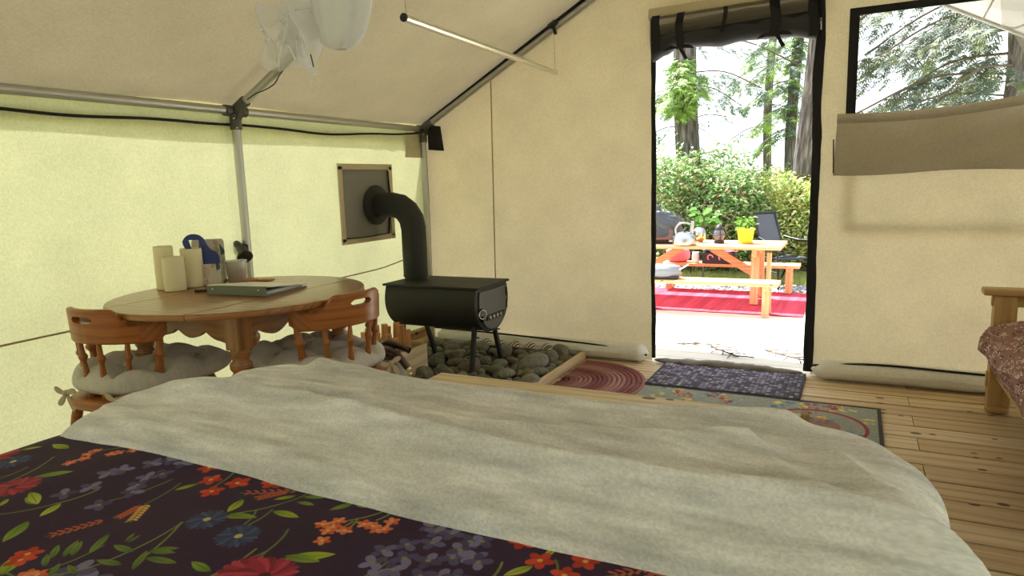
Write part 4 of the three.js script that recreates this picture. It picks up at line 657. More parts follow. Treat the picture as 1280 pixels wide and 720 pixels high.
{ // striped cloth lying behind the stones
  const tex = canvasTex(256, 64, (c, W, H) => { c.fillStyle = '#d8cfc0'; c.fillRect(0, 0, W, H); c.fillStyle = '#2c2522'; for (let i = 0; i < 12; i++) c.fillRect(i * 22 + 4, 0, 9, H); });
  const c = thing('striped_cloth', 'crumpled black and cream striped cloth along the wall behind the stones', 'cloth');
  part('cloth', sheet((u, v) => V(lerp(-2.15, -1.62, u), 0.05 + 0.02 * Math.sin(v * PI) + 0.012 * Math.sin(u * 31) * Math.sin(v * 3), lerp(-3.845, -3.76, v)), 50, 8, (u, v) => [u * 2 + v * 0.25, v]), P({ map: tex, roughness: 0.9 }), c);
}
// ------------------------------------------------------------------ rugs, futon, rod, nets
{ // half-round braided rug against the hearth
  const r = thing('braided_rug', 'half-round braided rug in dusty red beside the hearth stones', 'rug', [-1.415, 0, -3.31]);
  const bump = dataTex(256, 64, (u, v) => grey(0.5 + 0.5 * Math.sin((u * 16 + (v < 0.5 ? v : 1 - v) * 2) * 2 * PI)), false, 1, 1);
  const cols = [lin(0.33, 0.13, 0.12), lin(0.26, 0.085, 0.085), lin(0.40, 0.20, 0.18), lin(0.22, 0.07, 0.075), lin(0.36, 0.155, 0.15)].map((c) => S({ color: c, roughness: 0.95, bumpMap: bump, bumpScale: 0.004 }));
  const N = 17;
  for (let k = 0; k < N; k++) {
    const a = 0.445 - k * 0.0255, b = 0.43 - k * 0.0245;
    const pts = Array.from({ length: 22 }, (_, i) => { const q = -PI / 2 + PI * i / 21; return V(0.012 + a * Math.pow(Math.max(0, Math.cos(q)), 0.75), 0.009, b * Math.sin(q)); });
    const g = tube(pts, 0.0125, 6, 60); g.scale(1, 0.75, 1); const uv = g.attributes.uv; for (let i = 0; i < uv.count; i++) uv.setX(i, uv.getX(i) * 3);
    part('braid_row', g, cols[(k * 2 + (k % 3)) % 5], r);
  }
  part('backing', sheet((u, v) => { const q = -PI / 2 + PI * u; return V(0.005 + v * 0.43 * Math.pow(Math.max(0, Math.cos(q)), 0.75), 0.003, v * 0.42 * Math.sin(q)); }, 30, 3), P({ color: lin(0.2, 0.08, 0.075), roughness: 1 }), r);
}
{ // dark woven door mat
  const tex = dataTex(512, 320, (u, v) => { const i = Math.floor(u * 34), j = Math.floor(v * 17), k = LAT[(j * 7 + 3) * 256 % 65536 + (i + (j % 2) * 0 + j * 13) % 256], e = fbm(u * 60, v * 40, 60, 2, 40), cell = Math.max(Math.abs((u * 34) % 1 - 0.5), Math.abs((v * 17) % 1 - 0.5)); let c = k < 0.35 ? rgb(74, 68, 84) : k < 0.7 ? rgb(142, 134, 154) : k < 0.88 ? rgb(106, 98, 116) : rgb(166, 160, 172); c = mixc(c, rgb(40, 36, 46), smooth(0.36, 0.5, cell) * 0.7); return mixc(c, rgb(30, 28, 36), 0.5 * (e - 0.3)); }, true, 0.76, 0.47);
  const bump = dataTex(512, 320, (u, v) => grey(Math.abs(Math.sin(u * 34 * PI)) * Math.abs(Math.sin(v * 17 * PI))), false, 0.76, 0.47);
  const m = thing('door_mat', 'flat woven rag mat in dark purple-grey at the doorway', 'mat', [-0.575, 0, -3.645]);
  const g = sheet((u, v) => V(lerp(-0.375, 0.365, u), 0.012 + 0.004 * fbm(u * 9, v * 7, 256, 2), lerp(0.225, -0.225, v)), 40, 24, (u, v) => [u * 0.76, v * 0.47]);
  part('weave', g, P({ map: tex, bumpMap: bump, bumpScale: 0.006, roughness: 0.95 }), m);
  part('edge', [bx(0.74, 0.012, 0.012, -0.005, 0.0065, 0.226), bx(0.74, 0.012, 0.012, -0.005, 0.0065, -0.226), bx(0.014, 0.013, 0.46, 0.366, 0.007, 0), bx(0.014, 0.013, 0.46, -0.376, 0.007, 0)], S({ color: lin(0.05, 0.045, 0.06), roughness: 1 }), m);
  const k = thing('door_mat', 'rolled grey rag along the doorway threshold', 'rag', [-0.66, 0, -3.90]); k.name = numbered('threshold_rag');
  part('cloth', sheet((u, v) => { const a = v * 2 * PI, r = 0.022 * Math.pow(Math.sin(PI * clamp(u, 0.001, 0.999)), 0.35) * (0.8 + 0.6 * fbm(u * 22, a, 256, 2)); return V(lerp(-0.37, 0.44, u), Math.max(0.002, 0.016 + r * Math.sin(a)), 0.02 + 1.5 * r * Math.cos(a) + 0.01 * Math.sin(u * 9)); }, 60, 12), P({ color: lin(0.30, 0.27, 0.25), roughness: 1, map: T.cloth }), k);
}
{ // flowered area rug
  const tex = canvasTex(1024, 1024, (c, W, H) => { const r = rngOf(17); c.fillStyle = '#8f948a'; c.fillRect(0, 0, W, H);
    for (let i = 0; i < 9000; i++) { c.fillStyle = ['#7e8a8c', '#a3a294', '#8b8f80', '#9aa39c', '#858478', '#b0a890'][Math.floor(r() * 6)]; c.globalAlpha = 0.5; c.fillRect(r() * W, r() * H, 5 + 8 * r(), 4 + 6 * r()); } c.globalAlpha = 1;
    for (let i = 0; i < 110; i++) { const x = r() * W, y = r() * H, k = r(); for (let p = 0; p < 7; p++) { c.fillStyle = k < 0.45 ? ['#c9b565', '#b9a04e', '#d6c684'][p % 3] : k < 0.75 ? ['#6f8a9a', '#8aa0aa', '#5b7686'][p % 3] : ['#a85a4c', '#8c3f38', '#b97a68'][p % 3]; c.beginPath(); c.ellipse(x + (r() - 0.5) * 60, y + (r() - 0.5) * 50, 6 + 9 * r(), 5 + 7 * r(), r() * 6, 0, 7); c.fill(); } }
    for (const [x, y, w, h] of [[0.79, 0.80, 0.17, 0.13], [0.2, 0.72, 0.18, 0.12], [0.5, 0.4, 0.22, 0.2]]) { c.strokeStyle = '#8c3a36'; c.lineWidth = 13; c.beginPath(); c.ellipse(x * W, y * H, w * W, h * H, 0, 0, 7); c.stroke(); c.strokeStyle = '#b58a70'; c.lineWidth = 5; c.beginPath(); c.ellipse(x * W, y * H, w * W * 0.88, h * H * 0.88, 0, 0, 7); c.stroke(); c.fillStyle = 'rgba(150,70,60,.5)'; c.beginPath(); c.ellipse(x * W, y * H, w * W * 0.5, h * H * 0.5, 0, 0, 7); c.fill(); }
  });
  const r = thing('area_rug', 'faded grey area rug with yellow flowers and red ovals by the bench', 'rug', [-0.46, 0, -2.76]);
  part('pile', sheet((u, v) => V(lerp(-0.595, 0.59, u), 0.007 + 0.002 * fbm(u * 12, v * 12, 256, 2), lerp(-0.64, 0.95, v)), 30, 40, (u, v) => [u, v]), P({ map: tex, roughness: 1, bumpMap: T.grain, bumpScale: 0.003 }), r);
  part('binding', [bx(0.016, 0.009, 1.6, 0.592, 0.0055, 0.155), bx(0.016, 0.009, 1.6, -0.598, 0.0055, 0.155), bx(1.2, 0.009, 0.014, 0, 0.0055, -0.645)], S({ color: lin(0.05, 0.045, 0.042), roughness: 1 }), r);
}
{ // futon sofa along the right wall
  const tex = canvasTex(1024, 1024, (c, W, H) => { const r = rngOf(23); c.fillStyle = '#8d6558'; c.fillRect(0, 0, W, H);
    for (let i = 0; i < 520; i++) { const x = r() * W, y = r() * H, R = 14 + 26 * r(), a0 = r() * 6.3, s = r() < 0.5 ? 1 : -1; c.strokeStyle = ['#c9aca0', '#dcc6bc', '#58352f', '#a5786a', '#42241f', '#b48f84'][Math.floor(r() * 6)]; c.lineWidth = 5 + 6 * r(); c.lineCap = 'round';
      c.beginPath(); for (let k = 0; k <= 26; k++) { const t = k / 26, q = a0 + s * t * 5.2, rr = R * (1 - 0.8 * t); const px = x + Math.cos(q) * rr, py = y + Math.sin(q) * rr; k ? c.lineTo(px, py) : c.moveTo(px, py); } c.stroke(); }
    for (let i = 0; i < 90; i++) { c.fillStyle = ['#4a2b28', '#3c2220', '#d9c4ba'][Math.floor(r() * 3)]; const x = r() * W, y = r() * H; c.beginPath(); c.ellipse(x, y, 8 + 10 * r(), 4 + 4 * r(), r() * 3, 0, 7); c.fill(); } });
  tex.repeat.set(1.05, 1.05);
  const f = thing('futon_sofa', 'wooden futon sofa with a swirl-patterned rose-brown mattress', 'sofa', [0, 0, 0]);
  const wood = S({ map: T.pineB, color: lin(0.80, 0.66, 0.44), roughness: 0.42 });
  const za = -3.575;
  for (const z of [za, -1.62]) {
    part('arm_rest', metreUV(rb(1.0, 0.030, 0.085, 0.008, 1.015, 0.545, z), 'x'), wood, f);
    part('arm_rail', metreUV(rb(0.94, 0.05, 0.03, 0.004, 1.02, 0.505, z), 'x'), wood, f); part('arm_rail', metreUV(rb(0.94, 0.07, 0.03, 0.004, 1.02, 0.15, z), 'x'), wood, f);
    for (const x of [0.60, 1.52]) part('post', metreUV(rb(0.085, 0.50, 0.06, 0.006, x, 0.28, z), 'y'), wood, f);
    for (const x of [0.60, 1.52]) part('foot', lathe([[0.0001, 0], [0.038, 0], [0.046, 0.01], [0.046, 0.024], [0.036, 0.036], [0.0001, 0.036]], 20).translate(x, 0.0, z), wood, f);
    for (let i = 0; i < 7; i++) part('slat', metreUV(rb(0.062, 0.32, 0.016, 0.003, 0.715 + i * 0.105, 0.33, z), 'y'), wood, f);
  }
  part('front_rail', metreUV(rb(0.03, 0.09, 1.9, 0.005, 0.60, 0.20, -2.6), 'z'), wood, f);
  for (let i = 0; i < 12; i++) part('seat_slat', metreUV(rb(0.9, 0.02, 0.07, 0.003, 1.07, 0.235, -3.45 + i * 0.155), 'x'), wood, f);
  const matCurve = new THREE.CatmullRomCurve3([[1.5, 0.25], [0.9, 0.25], [0.62, 0.25], [0.53, 0.27], [0.495, 0.33], [0.525, 0.395], [0.61, 0.425], [0.9, 0.415], [1.2, 0.40], [1.36, 0.44], [1.50, 0.80], [1.56, 0.87], [1.64, 0.85], [1.64, 0.70]].map(([x, y]) => V(x, y, 0)), true, 'centripetal');
  const m = part('mattress', sheet((u, v) => { // rolled front edge, then seat and back
    const c = matCurve.getPoint(u), a = [c.x, c.y], b = a, t = 0;
    const z = lerp(-3.525, -1.66, v), e = Math.min(v, 1 - v) * 1.86, sh = 1 - 0.06 * Math.pow(1 - clamp(e / 0.06, 0, 1), 2);
    const bmp = 0.012 * (fbm(z * 6 + u * 7, u * 30, 256, 2) - 0.5) * 2;
    return V(1.1 + (lerp(a[0], b[0], t) - 1.1) * sh + bmp, 0.42 + (lerp(a[1], b[1], t) - 0.42) * sh + bmp, z);
  }, 72, 60, (u, v) => [u * 3.2, v * 1.86]), P({ map: tex, bumpMap: T.plushBump, bumpScale: 0.003, roughness: 0.95, sheen: 0.3 }), f);
  part('mattress_end', (() => { const s = new THREE.Shape(); [[0.55, 0.27], [0.51, 0.33], [0.54, 0.395], [0.62, 0.41], [1.2, 0.385], [1.36, 0.40], [1.52, 0.84], [1.64, 0.84], [1.5, 0.27]].forEach(([x, y], i) => i ? s.lineTo(x, y) : s.moveTo(x, y)); return merge([at(new THREE.ShapeGeometry(s), 0, 0, -3.524), at(new THREE.ShapeGeometry(s), 0, 0, -1.661)]); })(), P({ map: tex, roughness: 0.95 }), f);
}
{ // hanging clothes rod
  const r = thing('hanging_rod', 'bare aluminium clothes rod slung on wires below the rafters', 'clothes rod');
  const x = -1.616, y = 1.712, z0 = -3.85, z1 = -2.30;
  part('rod', bar(V(x, y, z0), V(x + 0.02, y + 0.012, z1), 0.0155, 0.0155, 18, false), S({ color: lin(0.72, 0.70, 0.64), metalness: 0.95, roughness: 0.28 }), r);
  part('end_cap', bar(V(x + 0.02, y + 0.012, z1 - 0.002), V(x + 0.02, y + 0.012, z1 + 0.006), 0.0165, 0.0165, 16), M.black, r);
  part('wire', bar(V(x, y, z0 + 0.01), V(x - 0.004, 1.955, z0 + 0.0), 0.0018, 0.0018, 6), M.galv, r);
  part('wire', bar(V(x + 0.02, y + 0.012, z1 - 0.02), V(x - 0.005, 1.985, z1 - 0.02), 0.0014, 0.0014, 6), M.galv, r);
  part('wire_tail', tube([V(x - 0.004, 1.95, z0), V(x - 0.03, 1.915, z0 + 0.005), V(x - 0.075, 1.875, z0 + 0.01)], 0.0016, 5), M.galv, r);
  part('clamp', [rb(0.055, 0.026, 0.05, 0.006, x - 0.012, 1.985, z0 - 0.005, 0, 0, 0.5), rb(0.018, 0.05, 0.02, 0.004, x - 0.002, 1.952, z0, 0, 0, 0.3)], M.black, r);
}
const netCloth = P({ color: lin(0.92, 0.93, 0.97), roughness: 0.9, transparent: true, opacity: 0.42, sheen: 0.6 });
const netFold = P({ color: lin(0.93, 0.94, 0.98), roughness: 0.9, transparent: true, opacity: 0.8, sheen: 0.8 });
{ // mosquito net gathered up above the bed
  const n = thing('mosquito_net', 'white mosquito net gathered into a bundle under the tent roof', 'mosquito net', [-1.70, 1.62, -1.95]);
  const bag = (cx, w, lo, hi, fr, sd, dz = 0) => sheet((u, v) => { const a = u * 2 * PI, k = Math.pow(Math.sin(PI * clamp(0.5 * v + 0.0005, 0, 1)), 0.27), tw = 1 - 0.25 * smooth(0.5, 1, v), fold = 1 + 0.10 * Math.sin(a * fr + sd + v * 2) + 0.10 * (fbm(a * 2 + sd, v * 3, 256, 2) - 0.5); return V(cx + w * k * tw * fold * Math.cos(a) + 0.02 * Math.sin(v * 3), lerp(lo, hi, v), dz + w * 0.7 * k * tw * fold * Math.sin(a)); }, 80, 24);
  part('gathered_net', bag(0.075, 0.125, -0.065, 0.30, 7, 1), netFold, n);
  part('gathered_net', bag(0.08, 0.10, -0.055, 0.30, 5, 4), netCloth, n);
  part('loose_net', bag(-0.12, 0.10, -0.04, 0.17, 6, 2), netCloth, n);
  part('loose_net', sheet((u, v) => { const x = lerp(-0.215, 0.02, u), lo = -0.02 - 0.11 * Math.abs(Math.sin(u * PI * 2.5 + 0.4)) * smooth(1, 0.2, Math.abs(u - 0.5)); return V(x + 0.02 * Math.sin(v * 6), lerp(lo, 0.10, v), 0.05 + 0.045 * Math.sin(u * 9) + 0.03 * Math.sin(u * 21 + v * 4)); }, 50, 14), netCloth, n);
  part('loose_net', sheet((u, v) => { const x = lerp(-0.19, 0.0, u), lo = -0.03 - 0.09 * Math.abs(Math.sin(u * PI * 2 + 1.2)); return V(x, lerp(lo, 0.08, v), 0.0 + 0.04 * Math.sin(u * 13 + 1)); }, 40, 10), netCloth, n);
  for (const pts of [[[-0.21, 0.02], [-0.12, 0.03], [-0.03, 0.06], [0.03, 0.055]], [[-0.205, 0.015], [-0.15, -0.05], [-0.135, -0.115]], [[-0.2, 0.01], [-0.12, -0.03], [-0.07, -0.055], [-0.05, -0.10]], [[-0.135, -0.115], [-0.10, -0.05], [-0.06, 0.04]], [[-0.02, 0.03], [-0.015, -0.06], [-0.01, -0.095]]]) part('hem', tube(pts.map(([x, y], i) => V(x, y, 0.09 + 0.01 * Math.sin(i))), 0.0035, 5), netFold, n);
}
{ // second swag of net, in front of the window
  const n = thing('mosquito_net', 'thin white mosquito net swag hanging in front of the window', 'mosquito net', [0.17, 1.19, -1.5]);
  part('net_panel', sheet((u, v) => { const lo = 0.03 + 0.10 * smooth(0.12, 0.0, u); const hi = 0.55; return V(lerp(0.0, 0.62, u) + 0.045 * (1 - v) * smooth(0.3, 0, u), lerp(lo, hi, v), 0.02 * Math.sin(u * 16) + 0.01 * v); }, 60, 20), P({ color: lin(0.86, 0.86, 0.87), roughness: 0.9, transparent: true, opacity: 0.42 }), n);
  part('net_panel', sheet((u, v) => V(lerp(0.012, 0.62, u), lerp(0.155 + 0.05 * u - 0.03 * Math.sin(u * 7), 0.55, v), 0.05 + 0.015 * Math.sin(u * 11 + 1)), 50, 12), P({ color: lin(0.86, 0.86, 0.87), roughness: 0.9, transparent: true, opacity: 0.22 }), n);
  for (const pts of [[[0.0, 0.2], [0.006, 0.4]], [[0.035, 0.125], [0.06, 0.12], [0.1, 0.15], [0.2, 0.20]], [[0.01, 0.14], [0.03, 0.19], [0.04, 0.25]]]) part('hem', tube(pts.map(([x, y], i) => V(x, y, 0.055)), 0.0016, 5), netFold, n);
}
{ // clear bulb on its cord
  const b = thing('hanging_bulb', 'clear glass bulb hanging below the mosquito net on a dark cord', 'light bulb', [-1.735, 1.455, -1.93]);
  part('glass', at(lathe([[0.0001, -0.026], [0.012, -0.022], [0.0185, -0.008], [0.0165, 0.008], [0.009, 0.022], [0.008, 0.03]], 18), 0, 0, 0), P({ color: 0xffffff, roughness: 0.02, transmission: 1, thickness: 0, ior: 1.45 }), b);
  part('socket', cy(0.009, 0.009, 0.022, 0, 0.038, 0, 12), netFold, b);
  part('cord', tube([V(0, 0.045, 0), V(-0.03, 0.10, -0.02), V(-0.08, 0.14, -0.05)], 0.0022, 6), M.black, b);
  const c = thing('power_cord', 'thin dark cord running from the roof joint up to the net', 'cord');
  part('cord', tube([V(-2.20, 1.59, -2.27), V(-2.235, 1.565, -2.27), V(-2.27, 1.535, -2.275), V(-2.33, 1.515, -2.28), V(-2.40, 1.505, -2.29), V(-2.47, 1.485, -2.30)], 0.0026, 6, 60), M.black, c);
}
// ------------------------------------------------------------------ outdoors
const GY = -0.5;
{ // ground
  const g = structure('ground', 'pale sunlit ground, gravel edge and lawn outside the tent');
  const soil = dataTex(256, 256, (u, v) => { const n = fbm(u * 12, v * 12, 12, 4); return mixc(rgb(126, 138, 70), rgb(190, 186, 108), n); }, true, 3, 3);
  const pad = dataTex(256, 256, (u, v) => { const n = 0.9 + 0.12 * (fbm(u * 40, v * 40, 40, 3) - 0.5); return [n, n * 0.98, n * 0.94]; }, true, 2, 2);
  part('lawn_soil', sheet((u, v) => V(lerp(-30, 26, u), GY - 0.012 + 0.03 * (fbm(u * 60, v * 60, 256, 2) - 0.5), lerp(20, -40, v)), 60, 60, (u, v) => [u * 56, v * 60]), P({ map: soil, roughness: 1 }), g);
  part('concrete_pad', rb(9.5, 0.06, 6.2, 0.01, -0.6, GY - 0.022, -6.6), S({ color: lin(0.80, 0.78, 0.74), map: pad, roughness: 0.95 }), g);
  part('gravel_bed', bx(9.5, 0.04, 0.62, -0.6, GY - 0.012, -10.0), S({ color: lin(0.32, 0.33, 0.35), roughness: 1 }), g);
}
{
  const r = rngOf(71);
  const pebble = new THREE.DodecahedronGeometry(0.022, 0), n = 2600;
  const gr = new THREE.InstancedMesh(pebble, S({ color: lin(1, 1, 1), roughness: 0.9 }), n), m = new THREE.Matrix4(), q = new THREE.Quaternion();
  for (let i = 0; i < n; i++) { q.setFromEuler(new THREE.Euler(r() * 6, r() * 6, r() * 6)); m.compose(V(lerp(-4.2, 1.2, r()), GY + 0.012, lerp(-9.72, -10.28, r())), q, V(0.6 + 0.9 * r(), 0.5 + 0.4 * r(), 0.6 + 0.9 * r())); gr.setMatrixAt(i, m); const k = 0.2 + 0.4 * r(); gr.setColorAt(i, lin(k * 0.95, k * 0.99, k * 1.05)); }
  gr.name = 'gravel'; gr.userData = { kind: 'stuff', label: 'blue-grey gravel strip between the red rug and the lawn', category: 'gravel' }; gr.castShadow = gr.receiveShadow = true; scene.add(gr);
  const bl = new THREE.BufferGeometry(); const bp = []; for (let k = 0; k < 5; k++) { const a = k * 1.3, x = 0.02 * Math.cos(a), z = 0.02 * Math.sin(a); bp.push(x - 0.006, 0, z, x + 0.006, 0, z, x * 2.2, 0.09 + 0.02 * (k % 3), z * 2.2); } bl.setAttribute('position', new THREE.Float32BufferAttribute(bp, 3)); bl.computeVertexNormals();
  const ng = 9000, gs = new THREE.InstancedMesh(bl, P({ color: lin(1, 1, 1), roughness: 0.9, transmission: 0.3, thickness: 0 }), ng);
  for (let i = 0; i < ng; i++) { q.setFromEuler(new THREE.Euler(0, r() * 6, 0)); m.compose(V(lerp(-4.6, 1.6, r()), GY - 0.01, lerp(-10.3, -12.2, r())), q, V(1, 0.5 + 0.8 * r(), 1)); gs.setMatrixAt(i, m); const k = r(); gs.setColorAt(i, lin(0.24 + 0.22 * k, 0.30 + 0.17 * k, 0.07 + 0.06 * k)); }
  gs.name = 'grass'; gs.userData = { kind: 'stuff', label: 'sunlit yellow-green lawn grass beyond the gravel strip', category: 'grass' }; gs.castShadow = gs.receiveShadow = true; scene.add(gs);
}
{ // porch boards before the doorway
  const p = structure('porch', 'pale sunlit porch boards outside the doorway'); const r = rngOf(91);
  for (let i = 0; i < 8; i++) part('plank', metreUV(bx(2.4, 0.035, 0.135, -0.62, -0.03, -4.02 - i * 0.142), 'x', r() * 3, r()), M.deck[i % 2], p);
  part('porch_frame', [bx(2.36, 0.4, 0.05, -0.62, -0.255, -5.05), bx(2.36, 0.1, 0.05, -0.62, -0.10, -4.0)], M.timber, p);
  const twigMat = S({ color: lin(0.10, 0.075, 0.05), roughness: 0.9 });
  const twig = (x, z, ry, L, k, label) => { const t = thing('dry_twig', label, 'twig', [x, -0.006, z], ry); part('stem', tube([V(-L / 2, 0.002, 0), V(0, 0.006, 0.02), V(L / 2, 0.003, -0.01)], 0.006, 5), twigMat, t); for (let i = 0; i < k; i++) { const u = (i + 0.5) / k - 0.5, s = i % 2 ? 1 : -1; part('side_twig', tube([V(u * L, 0.003, 0.01), V(u * L + 0.05, 0.008, 0.04 * s), V(u * L + 0.08, 0.004, (0.06 + 0.04 * r()) * s)], 0.004, 4, 6), twigMat, t); } };
  twig(-0.72, -4.33, -0.9, 0.36, 9, 'bare branching twig lying on the porch straight out from the rag mat');
  twig(-0.36, -4.33, -0.7, 0.30, 6, 'thin straight twig lying on the porch near the window side of the doorway');
  twig(-0.95, -4.42, 0.4, 0.14, 4, 'short broken twig lying on the porch near the stove side of the doorway');
}
{ // red outdoor rug
  const tex = dataTex(512, 512, (u, v) => { const s = fbm(u * 70, v * 3, 70, 2, 3), b = Math.floor(u * 26) % 2, f = fbm(u * 128, v * 128, 128, 2); return mixc(mixc(rgb(196, 50, 74), rgb(150, 26, 48), b * 0.35), rgb(226, 120, 136), clamp(0.7 * (s - 0.35) + 0.25 * (f - 0.5), 0, 1)); }, true, 1, 1);
  const r = thing('outdoor_rug', 'red striped outdoor rug under the picnic table', 'rug', [-1.95, GY + 0.008, -8.83]);
  part('weave', bx(2.96, 0.012, 1.6, 0, 0.006, 0.0), S({ map: tex, roughness: 0.95 }), r); part('edge', [bx(2.96, 0.014, 0.05, 0, 0.0075, 0.80)], S({ color: lin(0.30, 0.035, 0.05), roughness: 1 }), r);
}
{ // picnic table
  const t = thing('picnic_table', 'reddish cedar picnic table on slanted legs outside the doorway', 'picnic table', [0, 0, 0]);
  const W = (g, a = 'x', d = 0) => metreUV(g, a, d, d * 0.7);
  for (let i = 0; i < 6; i++) part('top_board', W(rb(2.2, 0.038, 0.140, 0.004, -1.86, 0.221, -8.52 - i * 0.1455), 'x', i * 0.37), M.cedar, t);
  for (const x of [-1.06, -2.62]) {
    part('cross_beam', W(rb(0.05, 0.09, 0.78, 0.005, x, 0.155, -8.88), 'z'), M.cedar, t);
    for (const s of [-1, 1]) part('leg', W(at(rb(0.10, 0.635, 0.045, 0.004, 0, 0, 0), x, -0.158, -8.88 + s * 0.26, -s * 0.12, 0, 0), 'y'), M.cedar, t);
    part('end_leg', W(rb(0.045, 0.63, 0.12, 0.004, x + (x > -2 ? 0.16 : -0.16), -0.155, -8.60, -0.10), 'y'), M.cedar, t);
  }
  part('brace', W(beam(V(-1.62, 0.18, -8.88), V(-1.04, -0.17, -8.88), 0.09, 0.04), 'x'), M.cedar, t); part('brace', W(beam(V(-2.0, 0.18, -8.88), V(-2.58, -0.17, -8.88), 0.09, 0.04), 'x'), M.cedar, t);
  const bench = (z, label, x0, x1) => {
    const b = thing('picnic_bench', label, 'bench', [0, 0, z], 0, 'benches at the picnic table');
    for (const o of [-0.085, 0.085]) part('seat_board', W(rb(x1 - x0, 0.038, 0.16, 0.004, (x0 + x1) / 2, -0.119, o), 'x', o * 5), M.cedar, b);
    for (const x of [x0 + 0.18, x1 - 0.13]) { part('leg', W(rb(0.075, 0.335, 0.04, 0.004, x, -0.308, 0.10, -0.06), 'y'), M.cedar, b); part('leg', W(rb(0.075, 0.335, 0.04, 0.004, x, -0.308, -0.10, 0.06), 'y'), M.cedar, b); part('cleat', W(bx(0.06, 0.05, 0.30, x, -0.162, 0), 'z'), M.cedar, b); }
  };
  bench(-7.98, 'cedar bench in front of the picnic table with a dark bag on it', -2.36, -0.72);
  bench(-9.62, 'cedar bench behind the picnic table with a black crate on it', -2.5, -0.62);
}
const onTable = 0.24;
{ // kettles, lantern, pot, covered cooker
  const chrome = S({ color: lin(0.36, 0.355, 0.35), metalness: 1, roughness: 0.3 });
  const k = thing('kettle', 'squat brushed steel kettle with arched handle at the picnic table edge', 'kettle', [-1.90, onTable, -8.58], 0.3); k.scale.setScalar(1.15);
  part('body', lathe([[0.0001, 0], [0.118, 0], [0.128, 0.01], [0.128, 0.06], [0.118, 0.095], [0.085, 0.128], [0.05, 0.142], [0.0001, 0.148]], 28), chrome, k);
  part('handle', tube([V(-0.085, 0.11, 0), V(-0.095, 0.18, 0), V(-0.05, 0.232, 0), V(0.01, 0.24, 0), V(0.06, 0.225, 0)], 0.011, 8), chrome, k);
  part('spout', bar(V(0.07, 0.10, 0), V(0.085, 0.26, 0), 0.026, 0.018, 12), chrome, k); part('lid_knob', at(new THREE.SphereGeometry(0.016, 10, 8), 0, 0.16, 0), M.black, k);
  const k2 = thing('kettle', 'round copper and chrome kettle with black handle behind the squat kettle', 'kettle', [-1.80, onTable, -8.98], -0.5);
  part('body', lathe([[0.0001, 0.012], [0.05, 0.012], [0.08, 0.05], [0.088, 0.10], [0.078, 0.15], [0.045, 0.182], [0.0001, 0.19]], 26), S({ color: lin(0.78, 0.60, 0.36), metalness: 1, roughness: 0.15 }), k2);
  part('dome', lathe([[0.087, 0.112], [0.079, 0.152], [0.046, 0.186], [0.0001, 0.194]], 26), chrome, k2);
  part('handle', tube([V(-0.075, 0.15, 0), V(-0.13, 0.19, 0), V(-0.135, 0.11, 0), V(-0.09, 0.07, 0)], 0.012, 8), M.black, k2);
  for (const a of [0, 2.1, 4.2]) part('foot', cy(0.008, 0.008, 0.024, 0.045 * Math.cos(a), 0.012, 0.045 * Math.sin(a), 8), M.black, k2);
  const l = thing('lantern', 'small black barn lantern standing mid picnic table', 'lantern', [-1.53, onTable, -8.87], 0.4);
  part('base', lathe([[0.0001, 0], [0.062, 0], [0.066, 0.02], [0.05, 0.04], [0.0001, 0.042]], 22), M.black, l);
  part('globe', lathe([[0.045, 0.04], [0.072, 0.09], [0.07, 0.14], [0.045, 0.175]], 22), P({ color: lin(0.25, 0.25, 0.3), roughness: 0.08, transmission: 0.5, thickness: 0 }), l);
  part('burner', lathe([[0.0001, 0.04], [0.03, 0.04], [0.026, 0.1], [0.01, 0.12], [0.0001, 0.12]], 14), S({ color: lin(0.35, 0.25, 0.12), metalness: 0.8, roughness: 0.4 }), l);
  part('cap', lathe([[0.05, 0.17], [0.056, 0.185], [0.035, 0.21], [0.02, 0.235], [0.0001, 0.238]], 22), M.black, l);
  part('guard', [...[0, 1, 2, 3].map((i) => { const a = i * PI / 2; return tube([V(0.055 * Math.cos(a), 0.02, 0.055 * Math.sin(a)), V(0.086 * Math.cos(a), 0.1, 0.086 * Math.sin(a)), V(0.055 * Math.cos(a), 0.19, 0.055 * Math.sin(a))], 0.005, 6); }), at(new THREE.TorusGeometry(0.084, 0.004, 6, 24), 0, 0.11, 0, PI / 2)], M.black, l);
  const p = thing('flower_pot', 'bright yellow flower pot on the picnic table', 'flower pot', [-1.215, onTable, -8.90]);
  part('pot', lathe([[0.0001, 0.002], [0.072, 0.002], [0.082, 0.03], [0.103, 0.165], [0.114, 0.17], [0.114, 0.192], [0.100, 0.192], [0.098, 0.17], [0.0001, 0.17]], 30), S({ color: lin(0.82, 0.58, 0.02), roughness: 0.4 }), p);
  part('saucer', lathe([[0.0001, 0], [0.09, 0], [0.098, 0.012], [0.09, 0.014], [0.0001, 0.006]], 28), S({ color: lin(0.62, 0.42, 0.02), roughness: 0.4 }), p);
  part('soil', cy(0.097, 0.097, 0.01, 0, 0.178, 0, 24), S({ color: lin(0.05, 0.03, 0.02), roughness: 1 }), p);
  const pl = thing('potted_herb', 'leafy light green herb growing in the yellow pot', 'plant', [-1.215, onTable + 0.182, -8.90]), r = rngOf(88);
  const leafG = leafGeo(0.075, 0.05), lm = [lin(0.15, 0.30, 0.04), lin(0.11, 0.24, 0.035), lin(0.20, 0.34, 0.06)].map((c) => P({ color: c, roughness: 0.8, transmission: 0.35, thickness: 0, specularIntensity: 0.15 }));
  for (let i = 0; i < 46; i++) { const a = r() * 6.3, h = 0.02 + 0.12 * r(), d = 0.02 + 0.075 * r(); const m = part('leaf', leafG, lm[i % 3], pl); m.position.set(d * Math.cos(a), h, d * Math.sin(a)); m.rotation.set((r() - 0.3) * 1.2, -a + PI / 2, (r() - 0.5), 'YXZ'); }
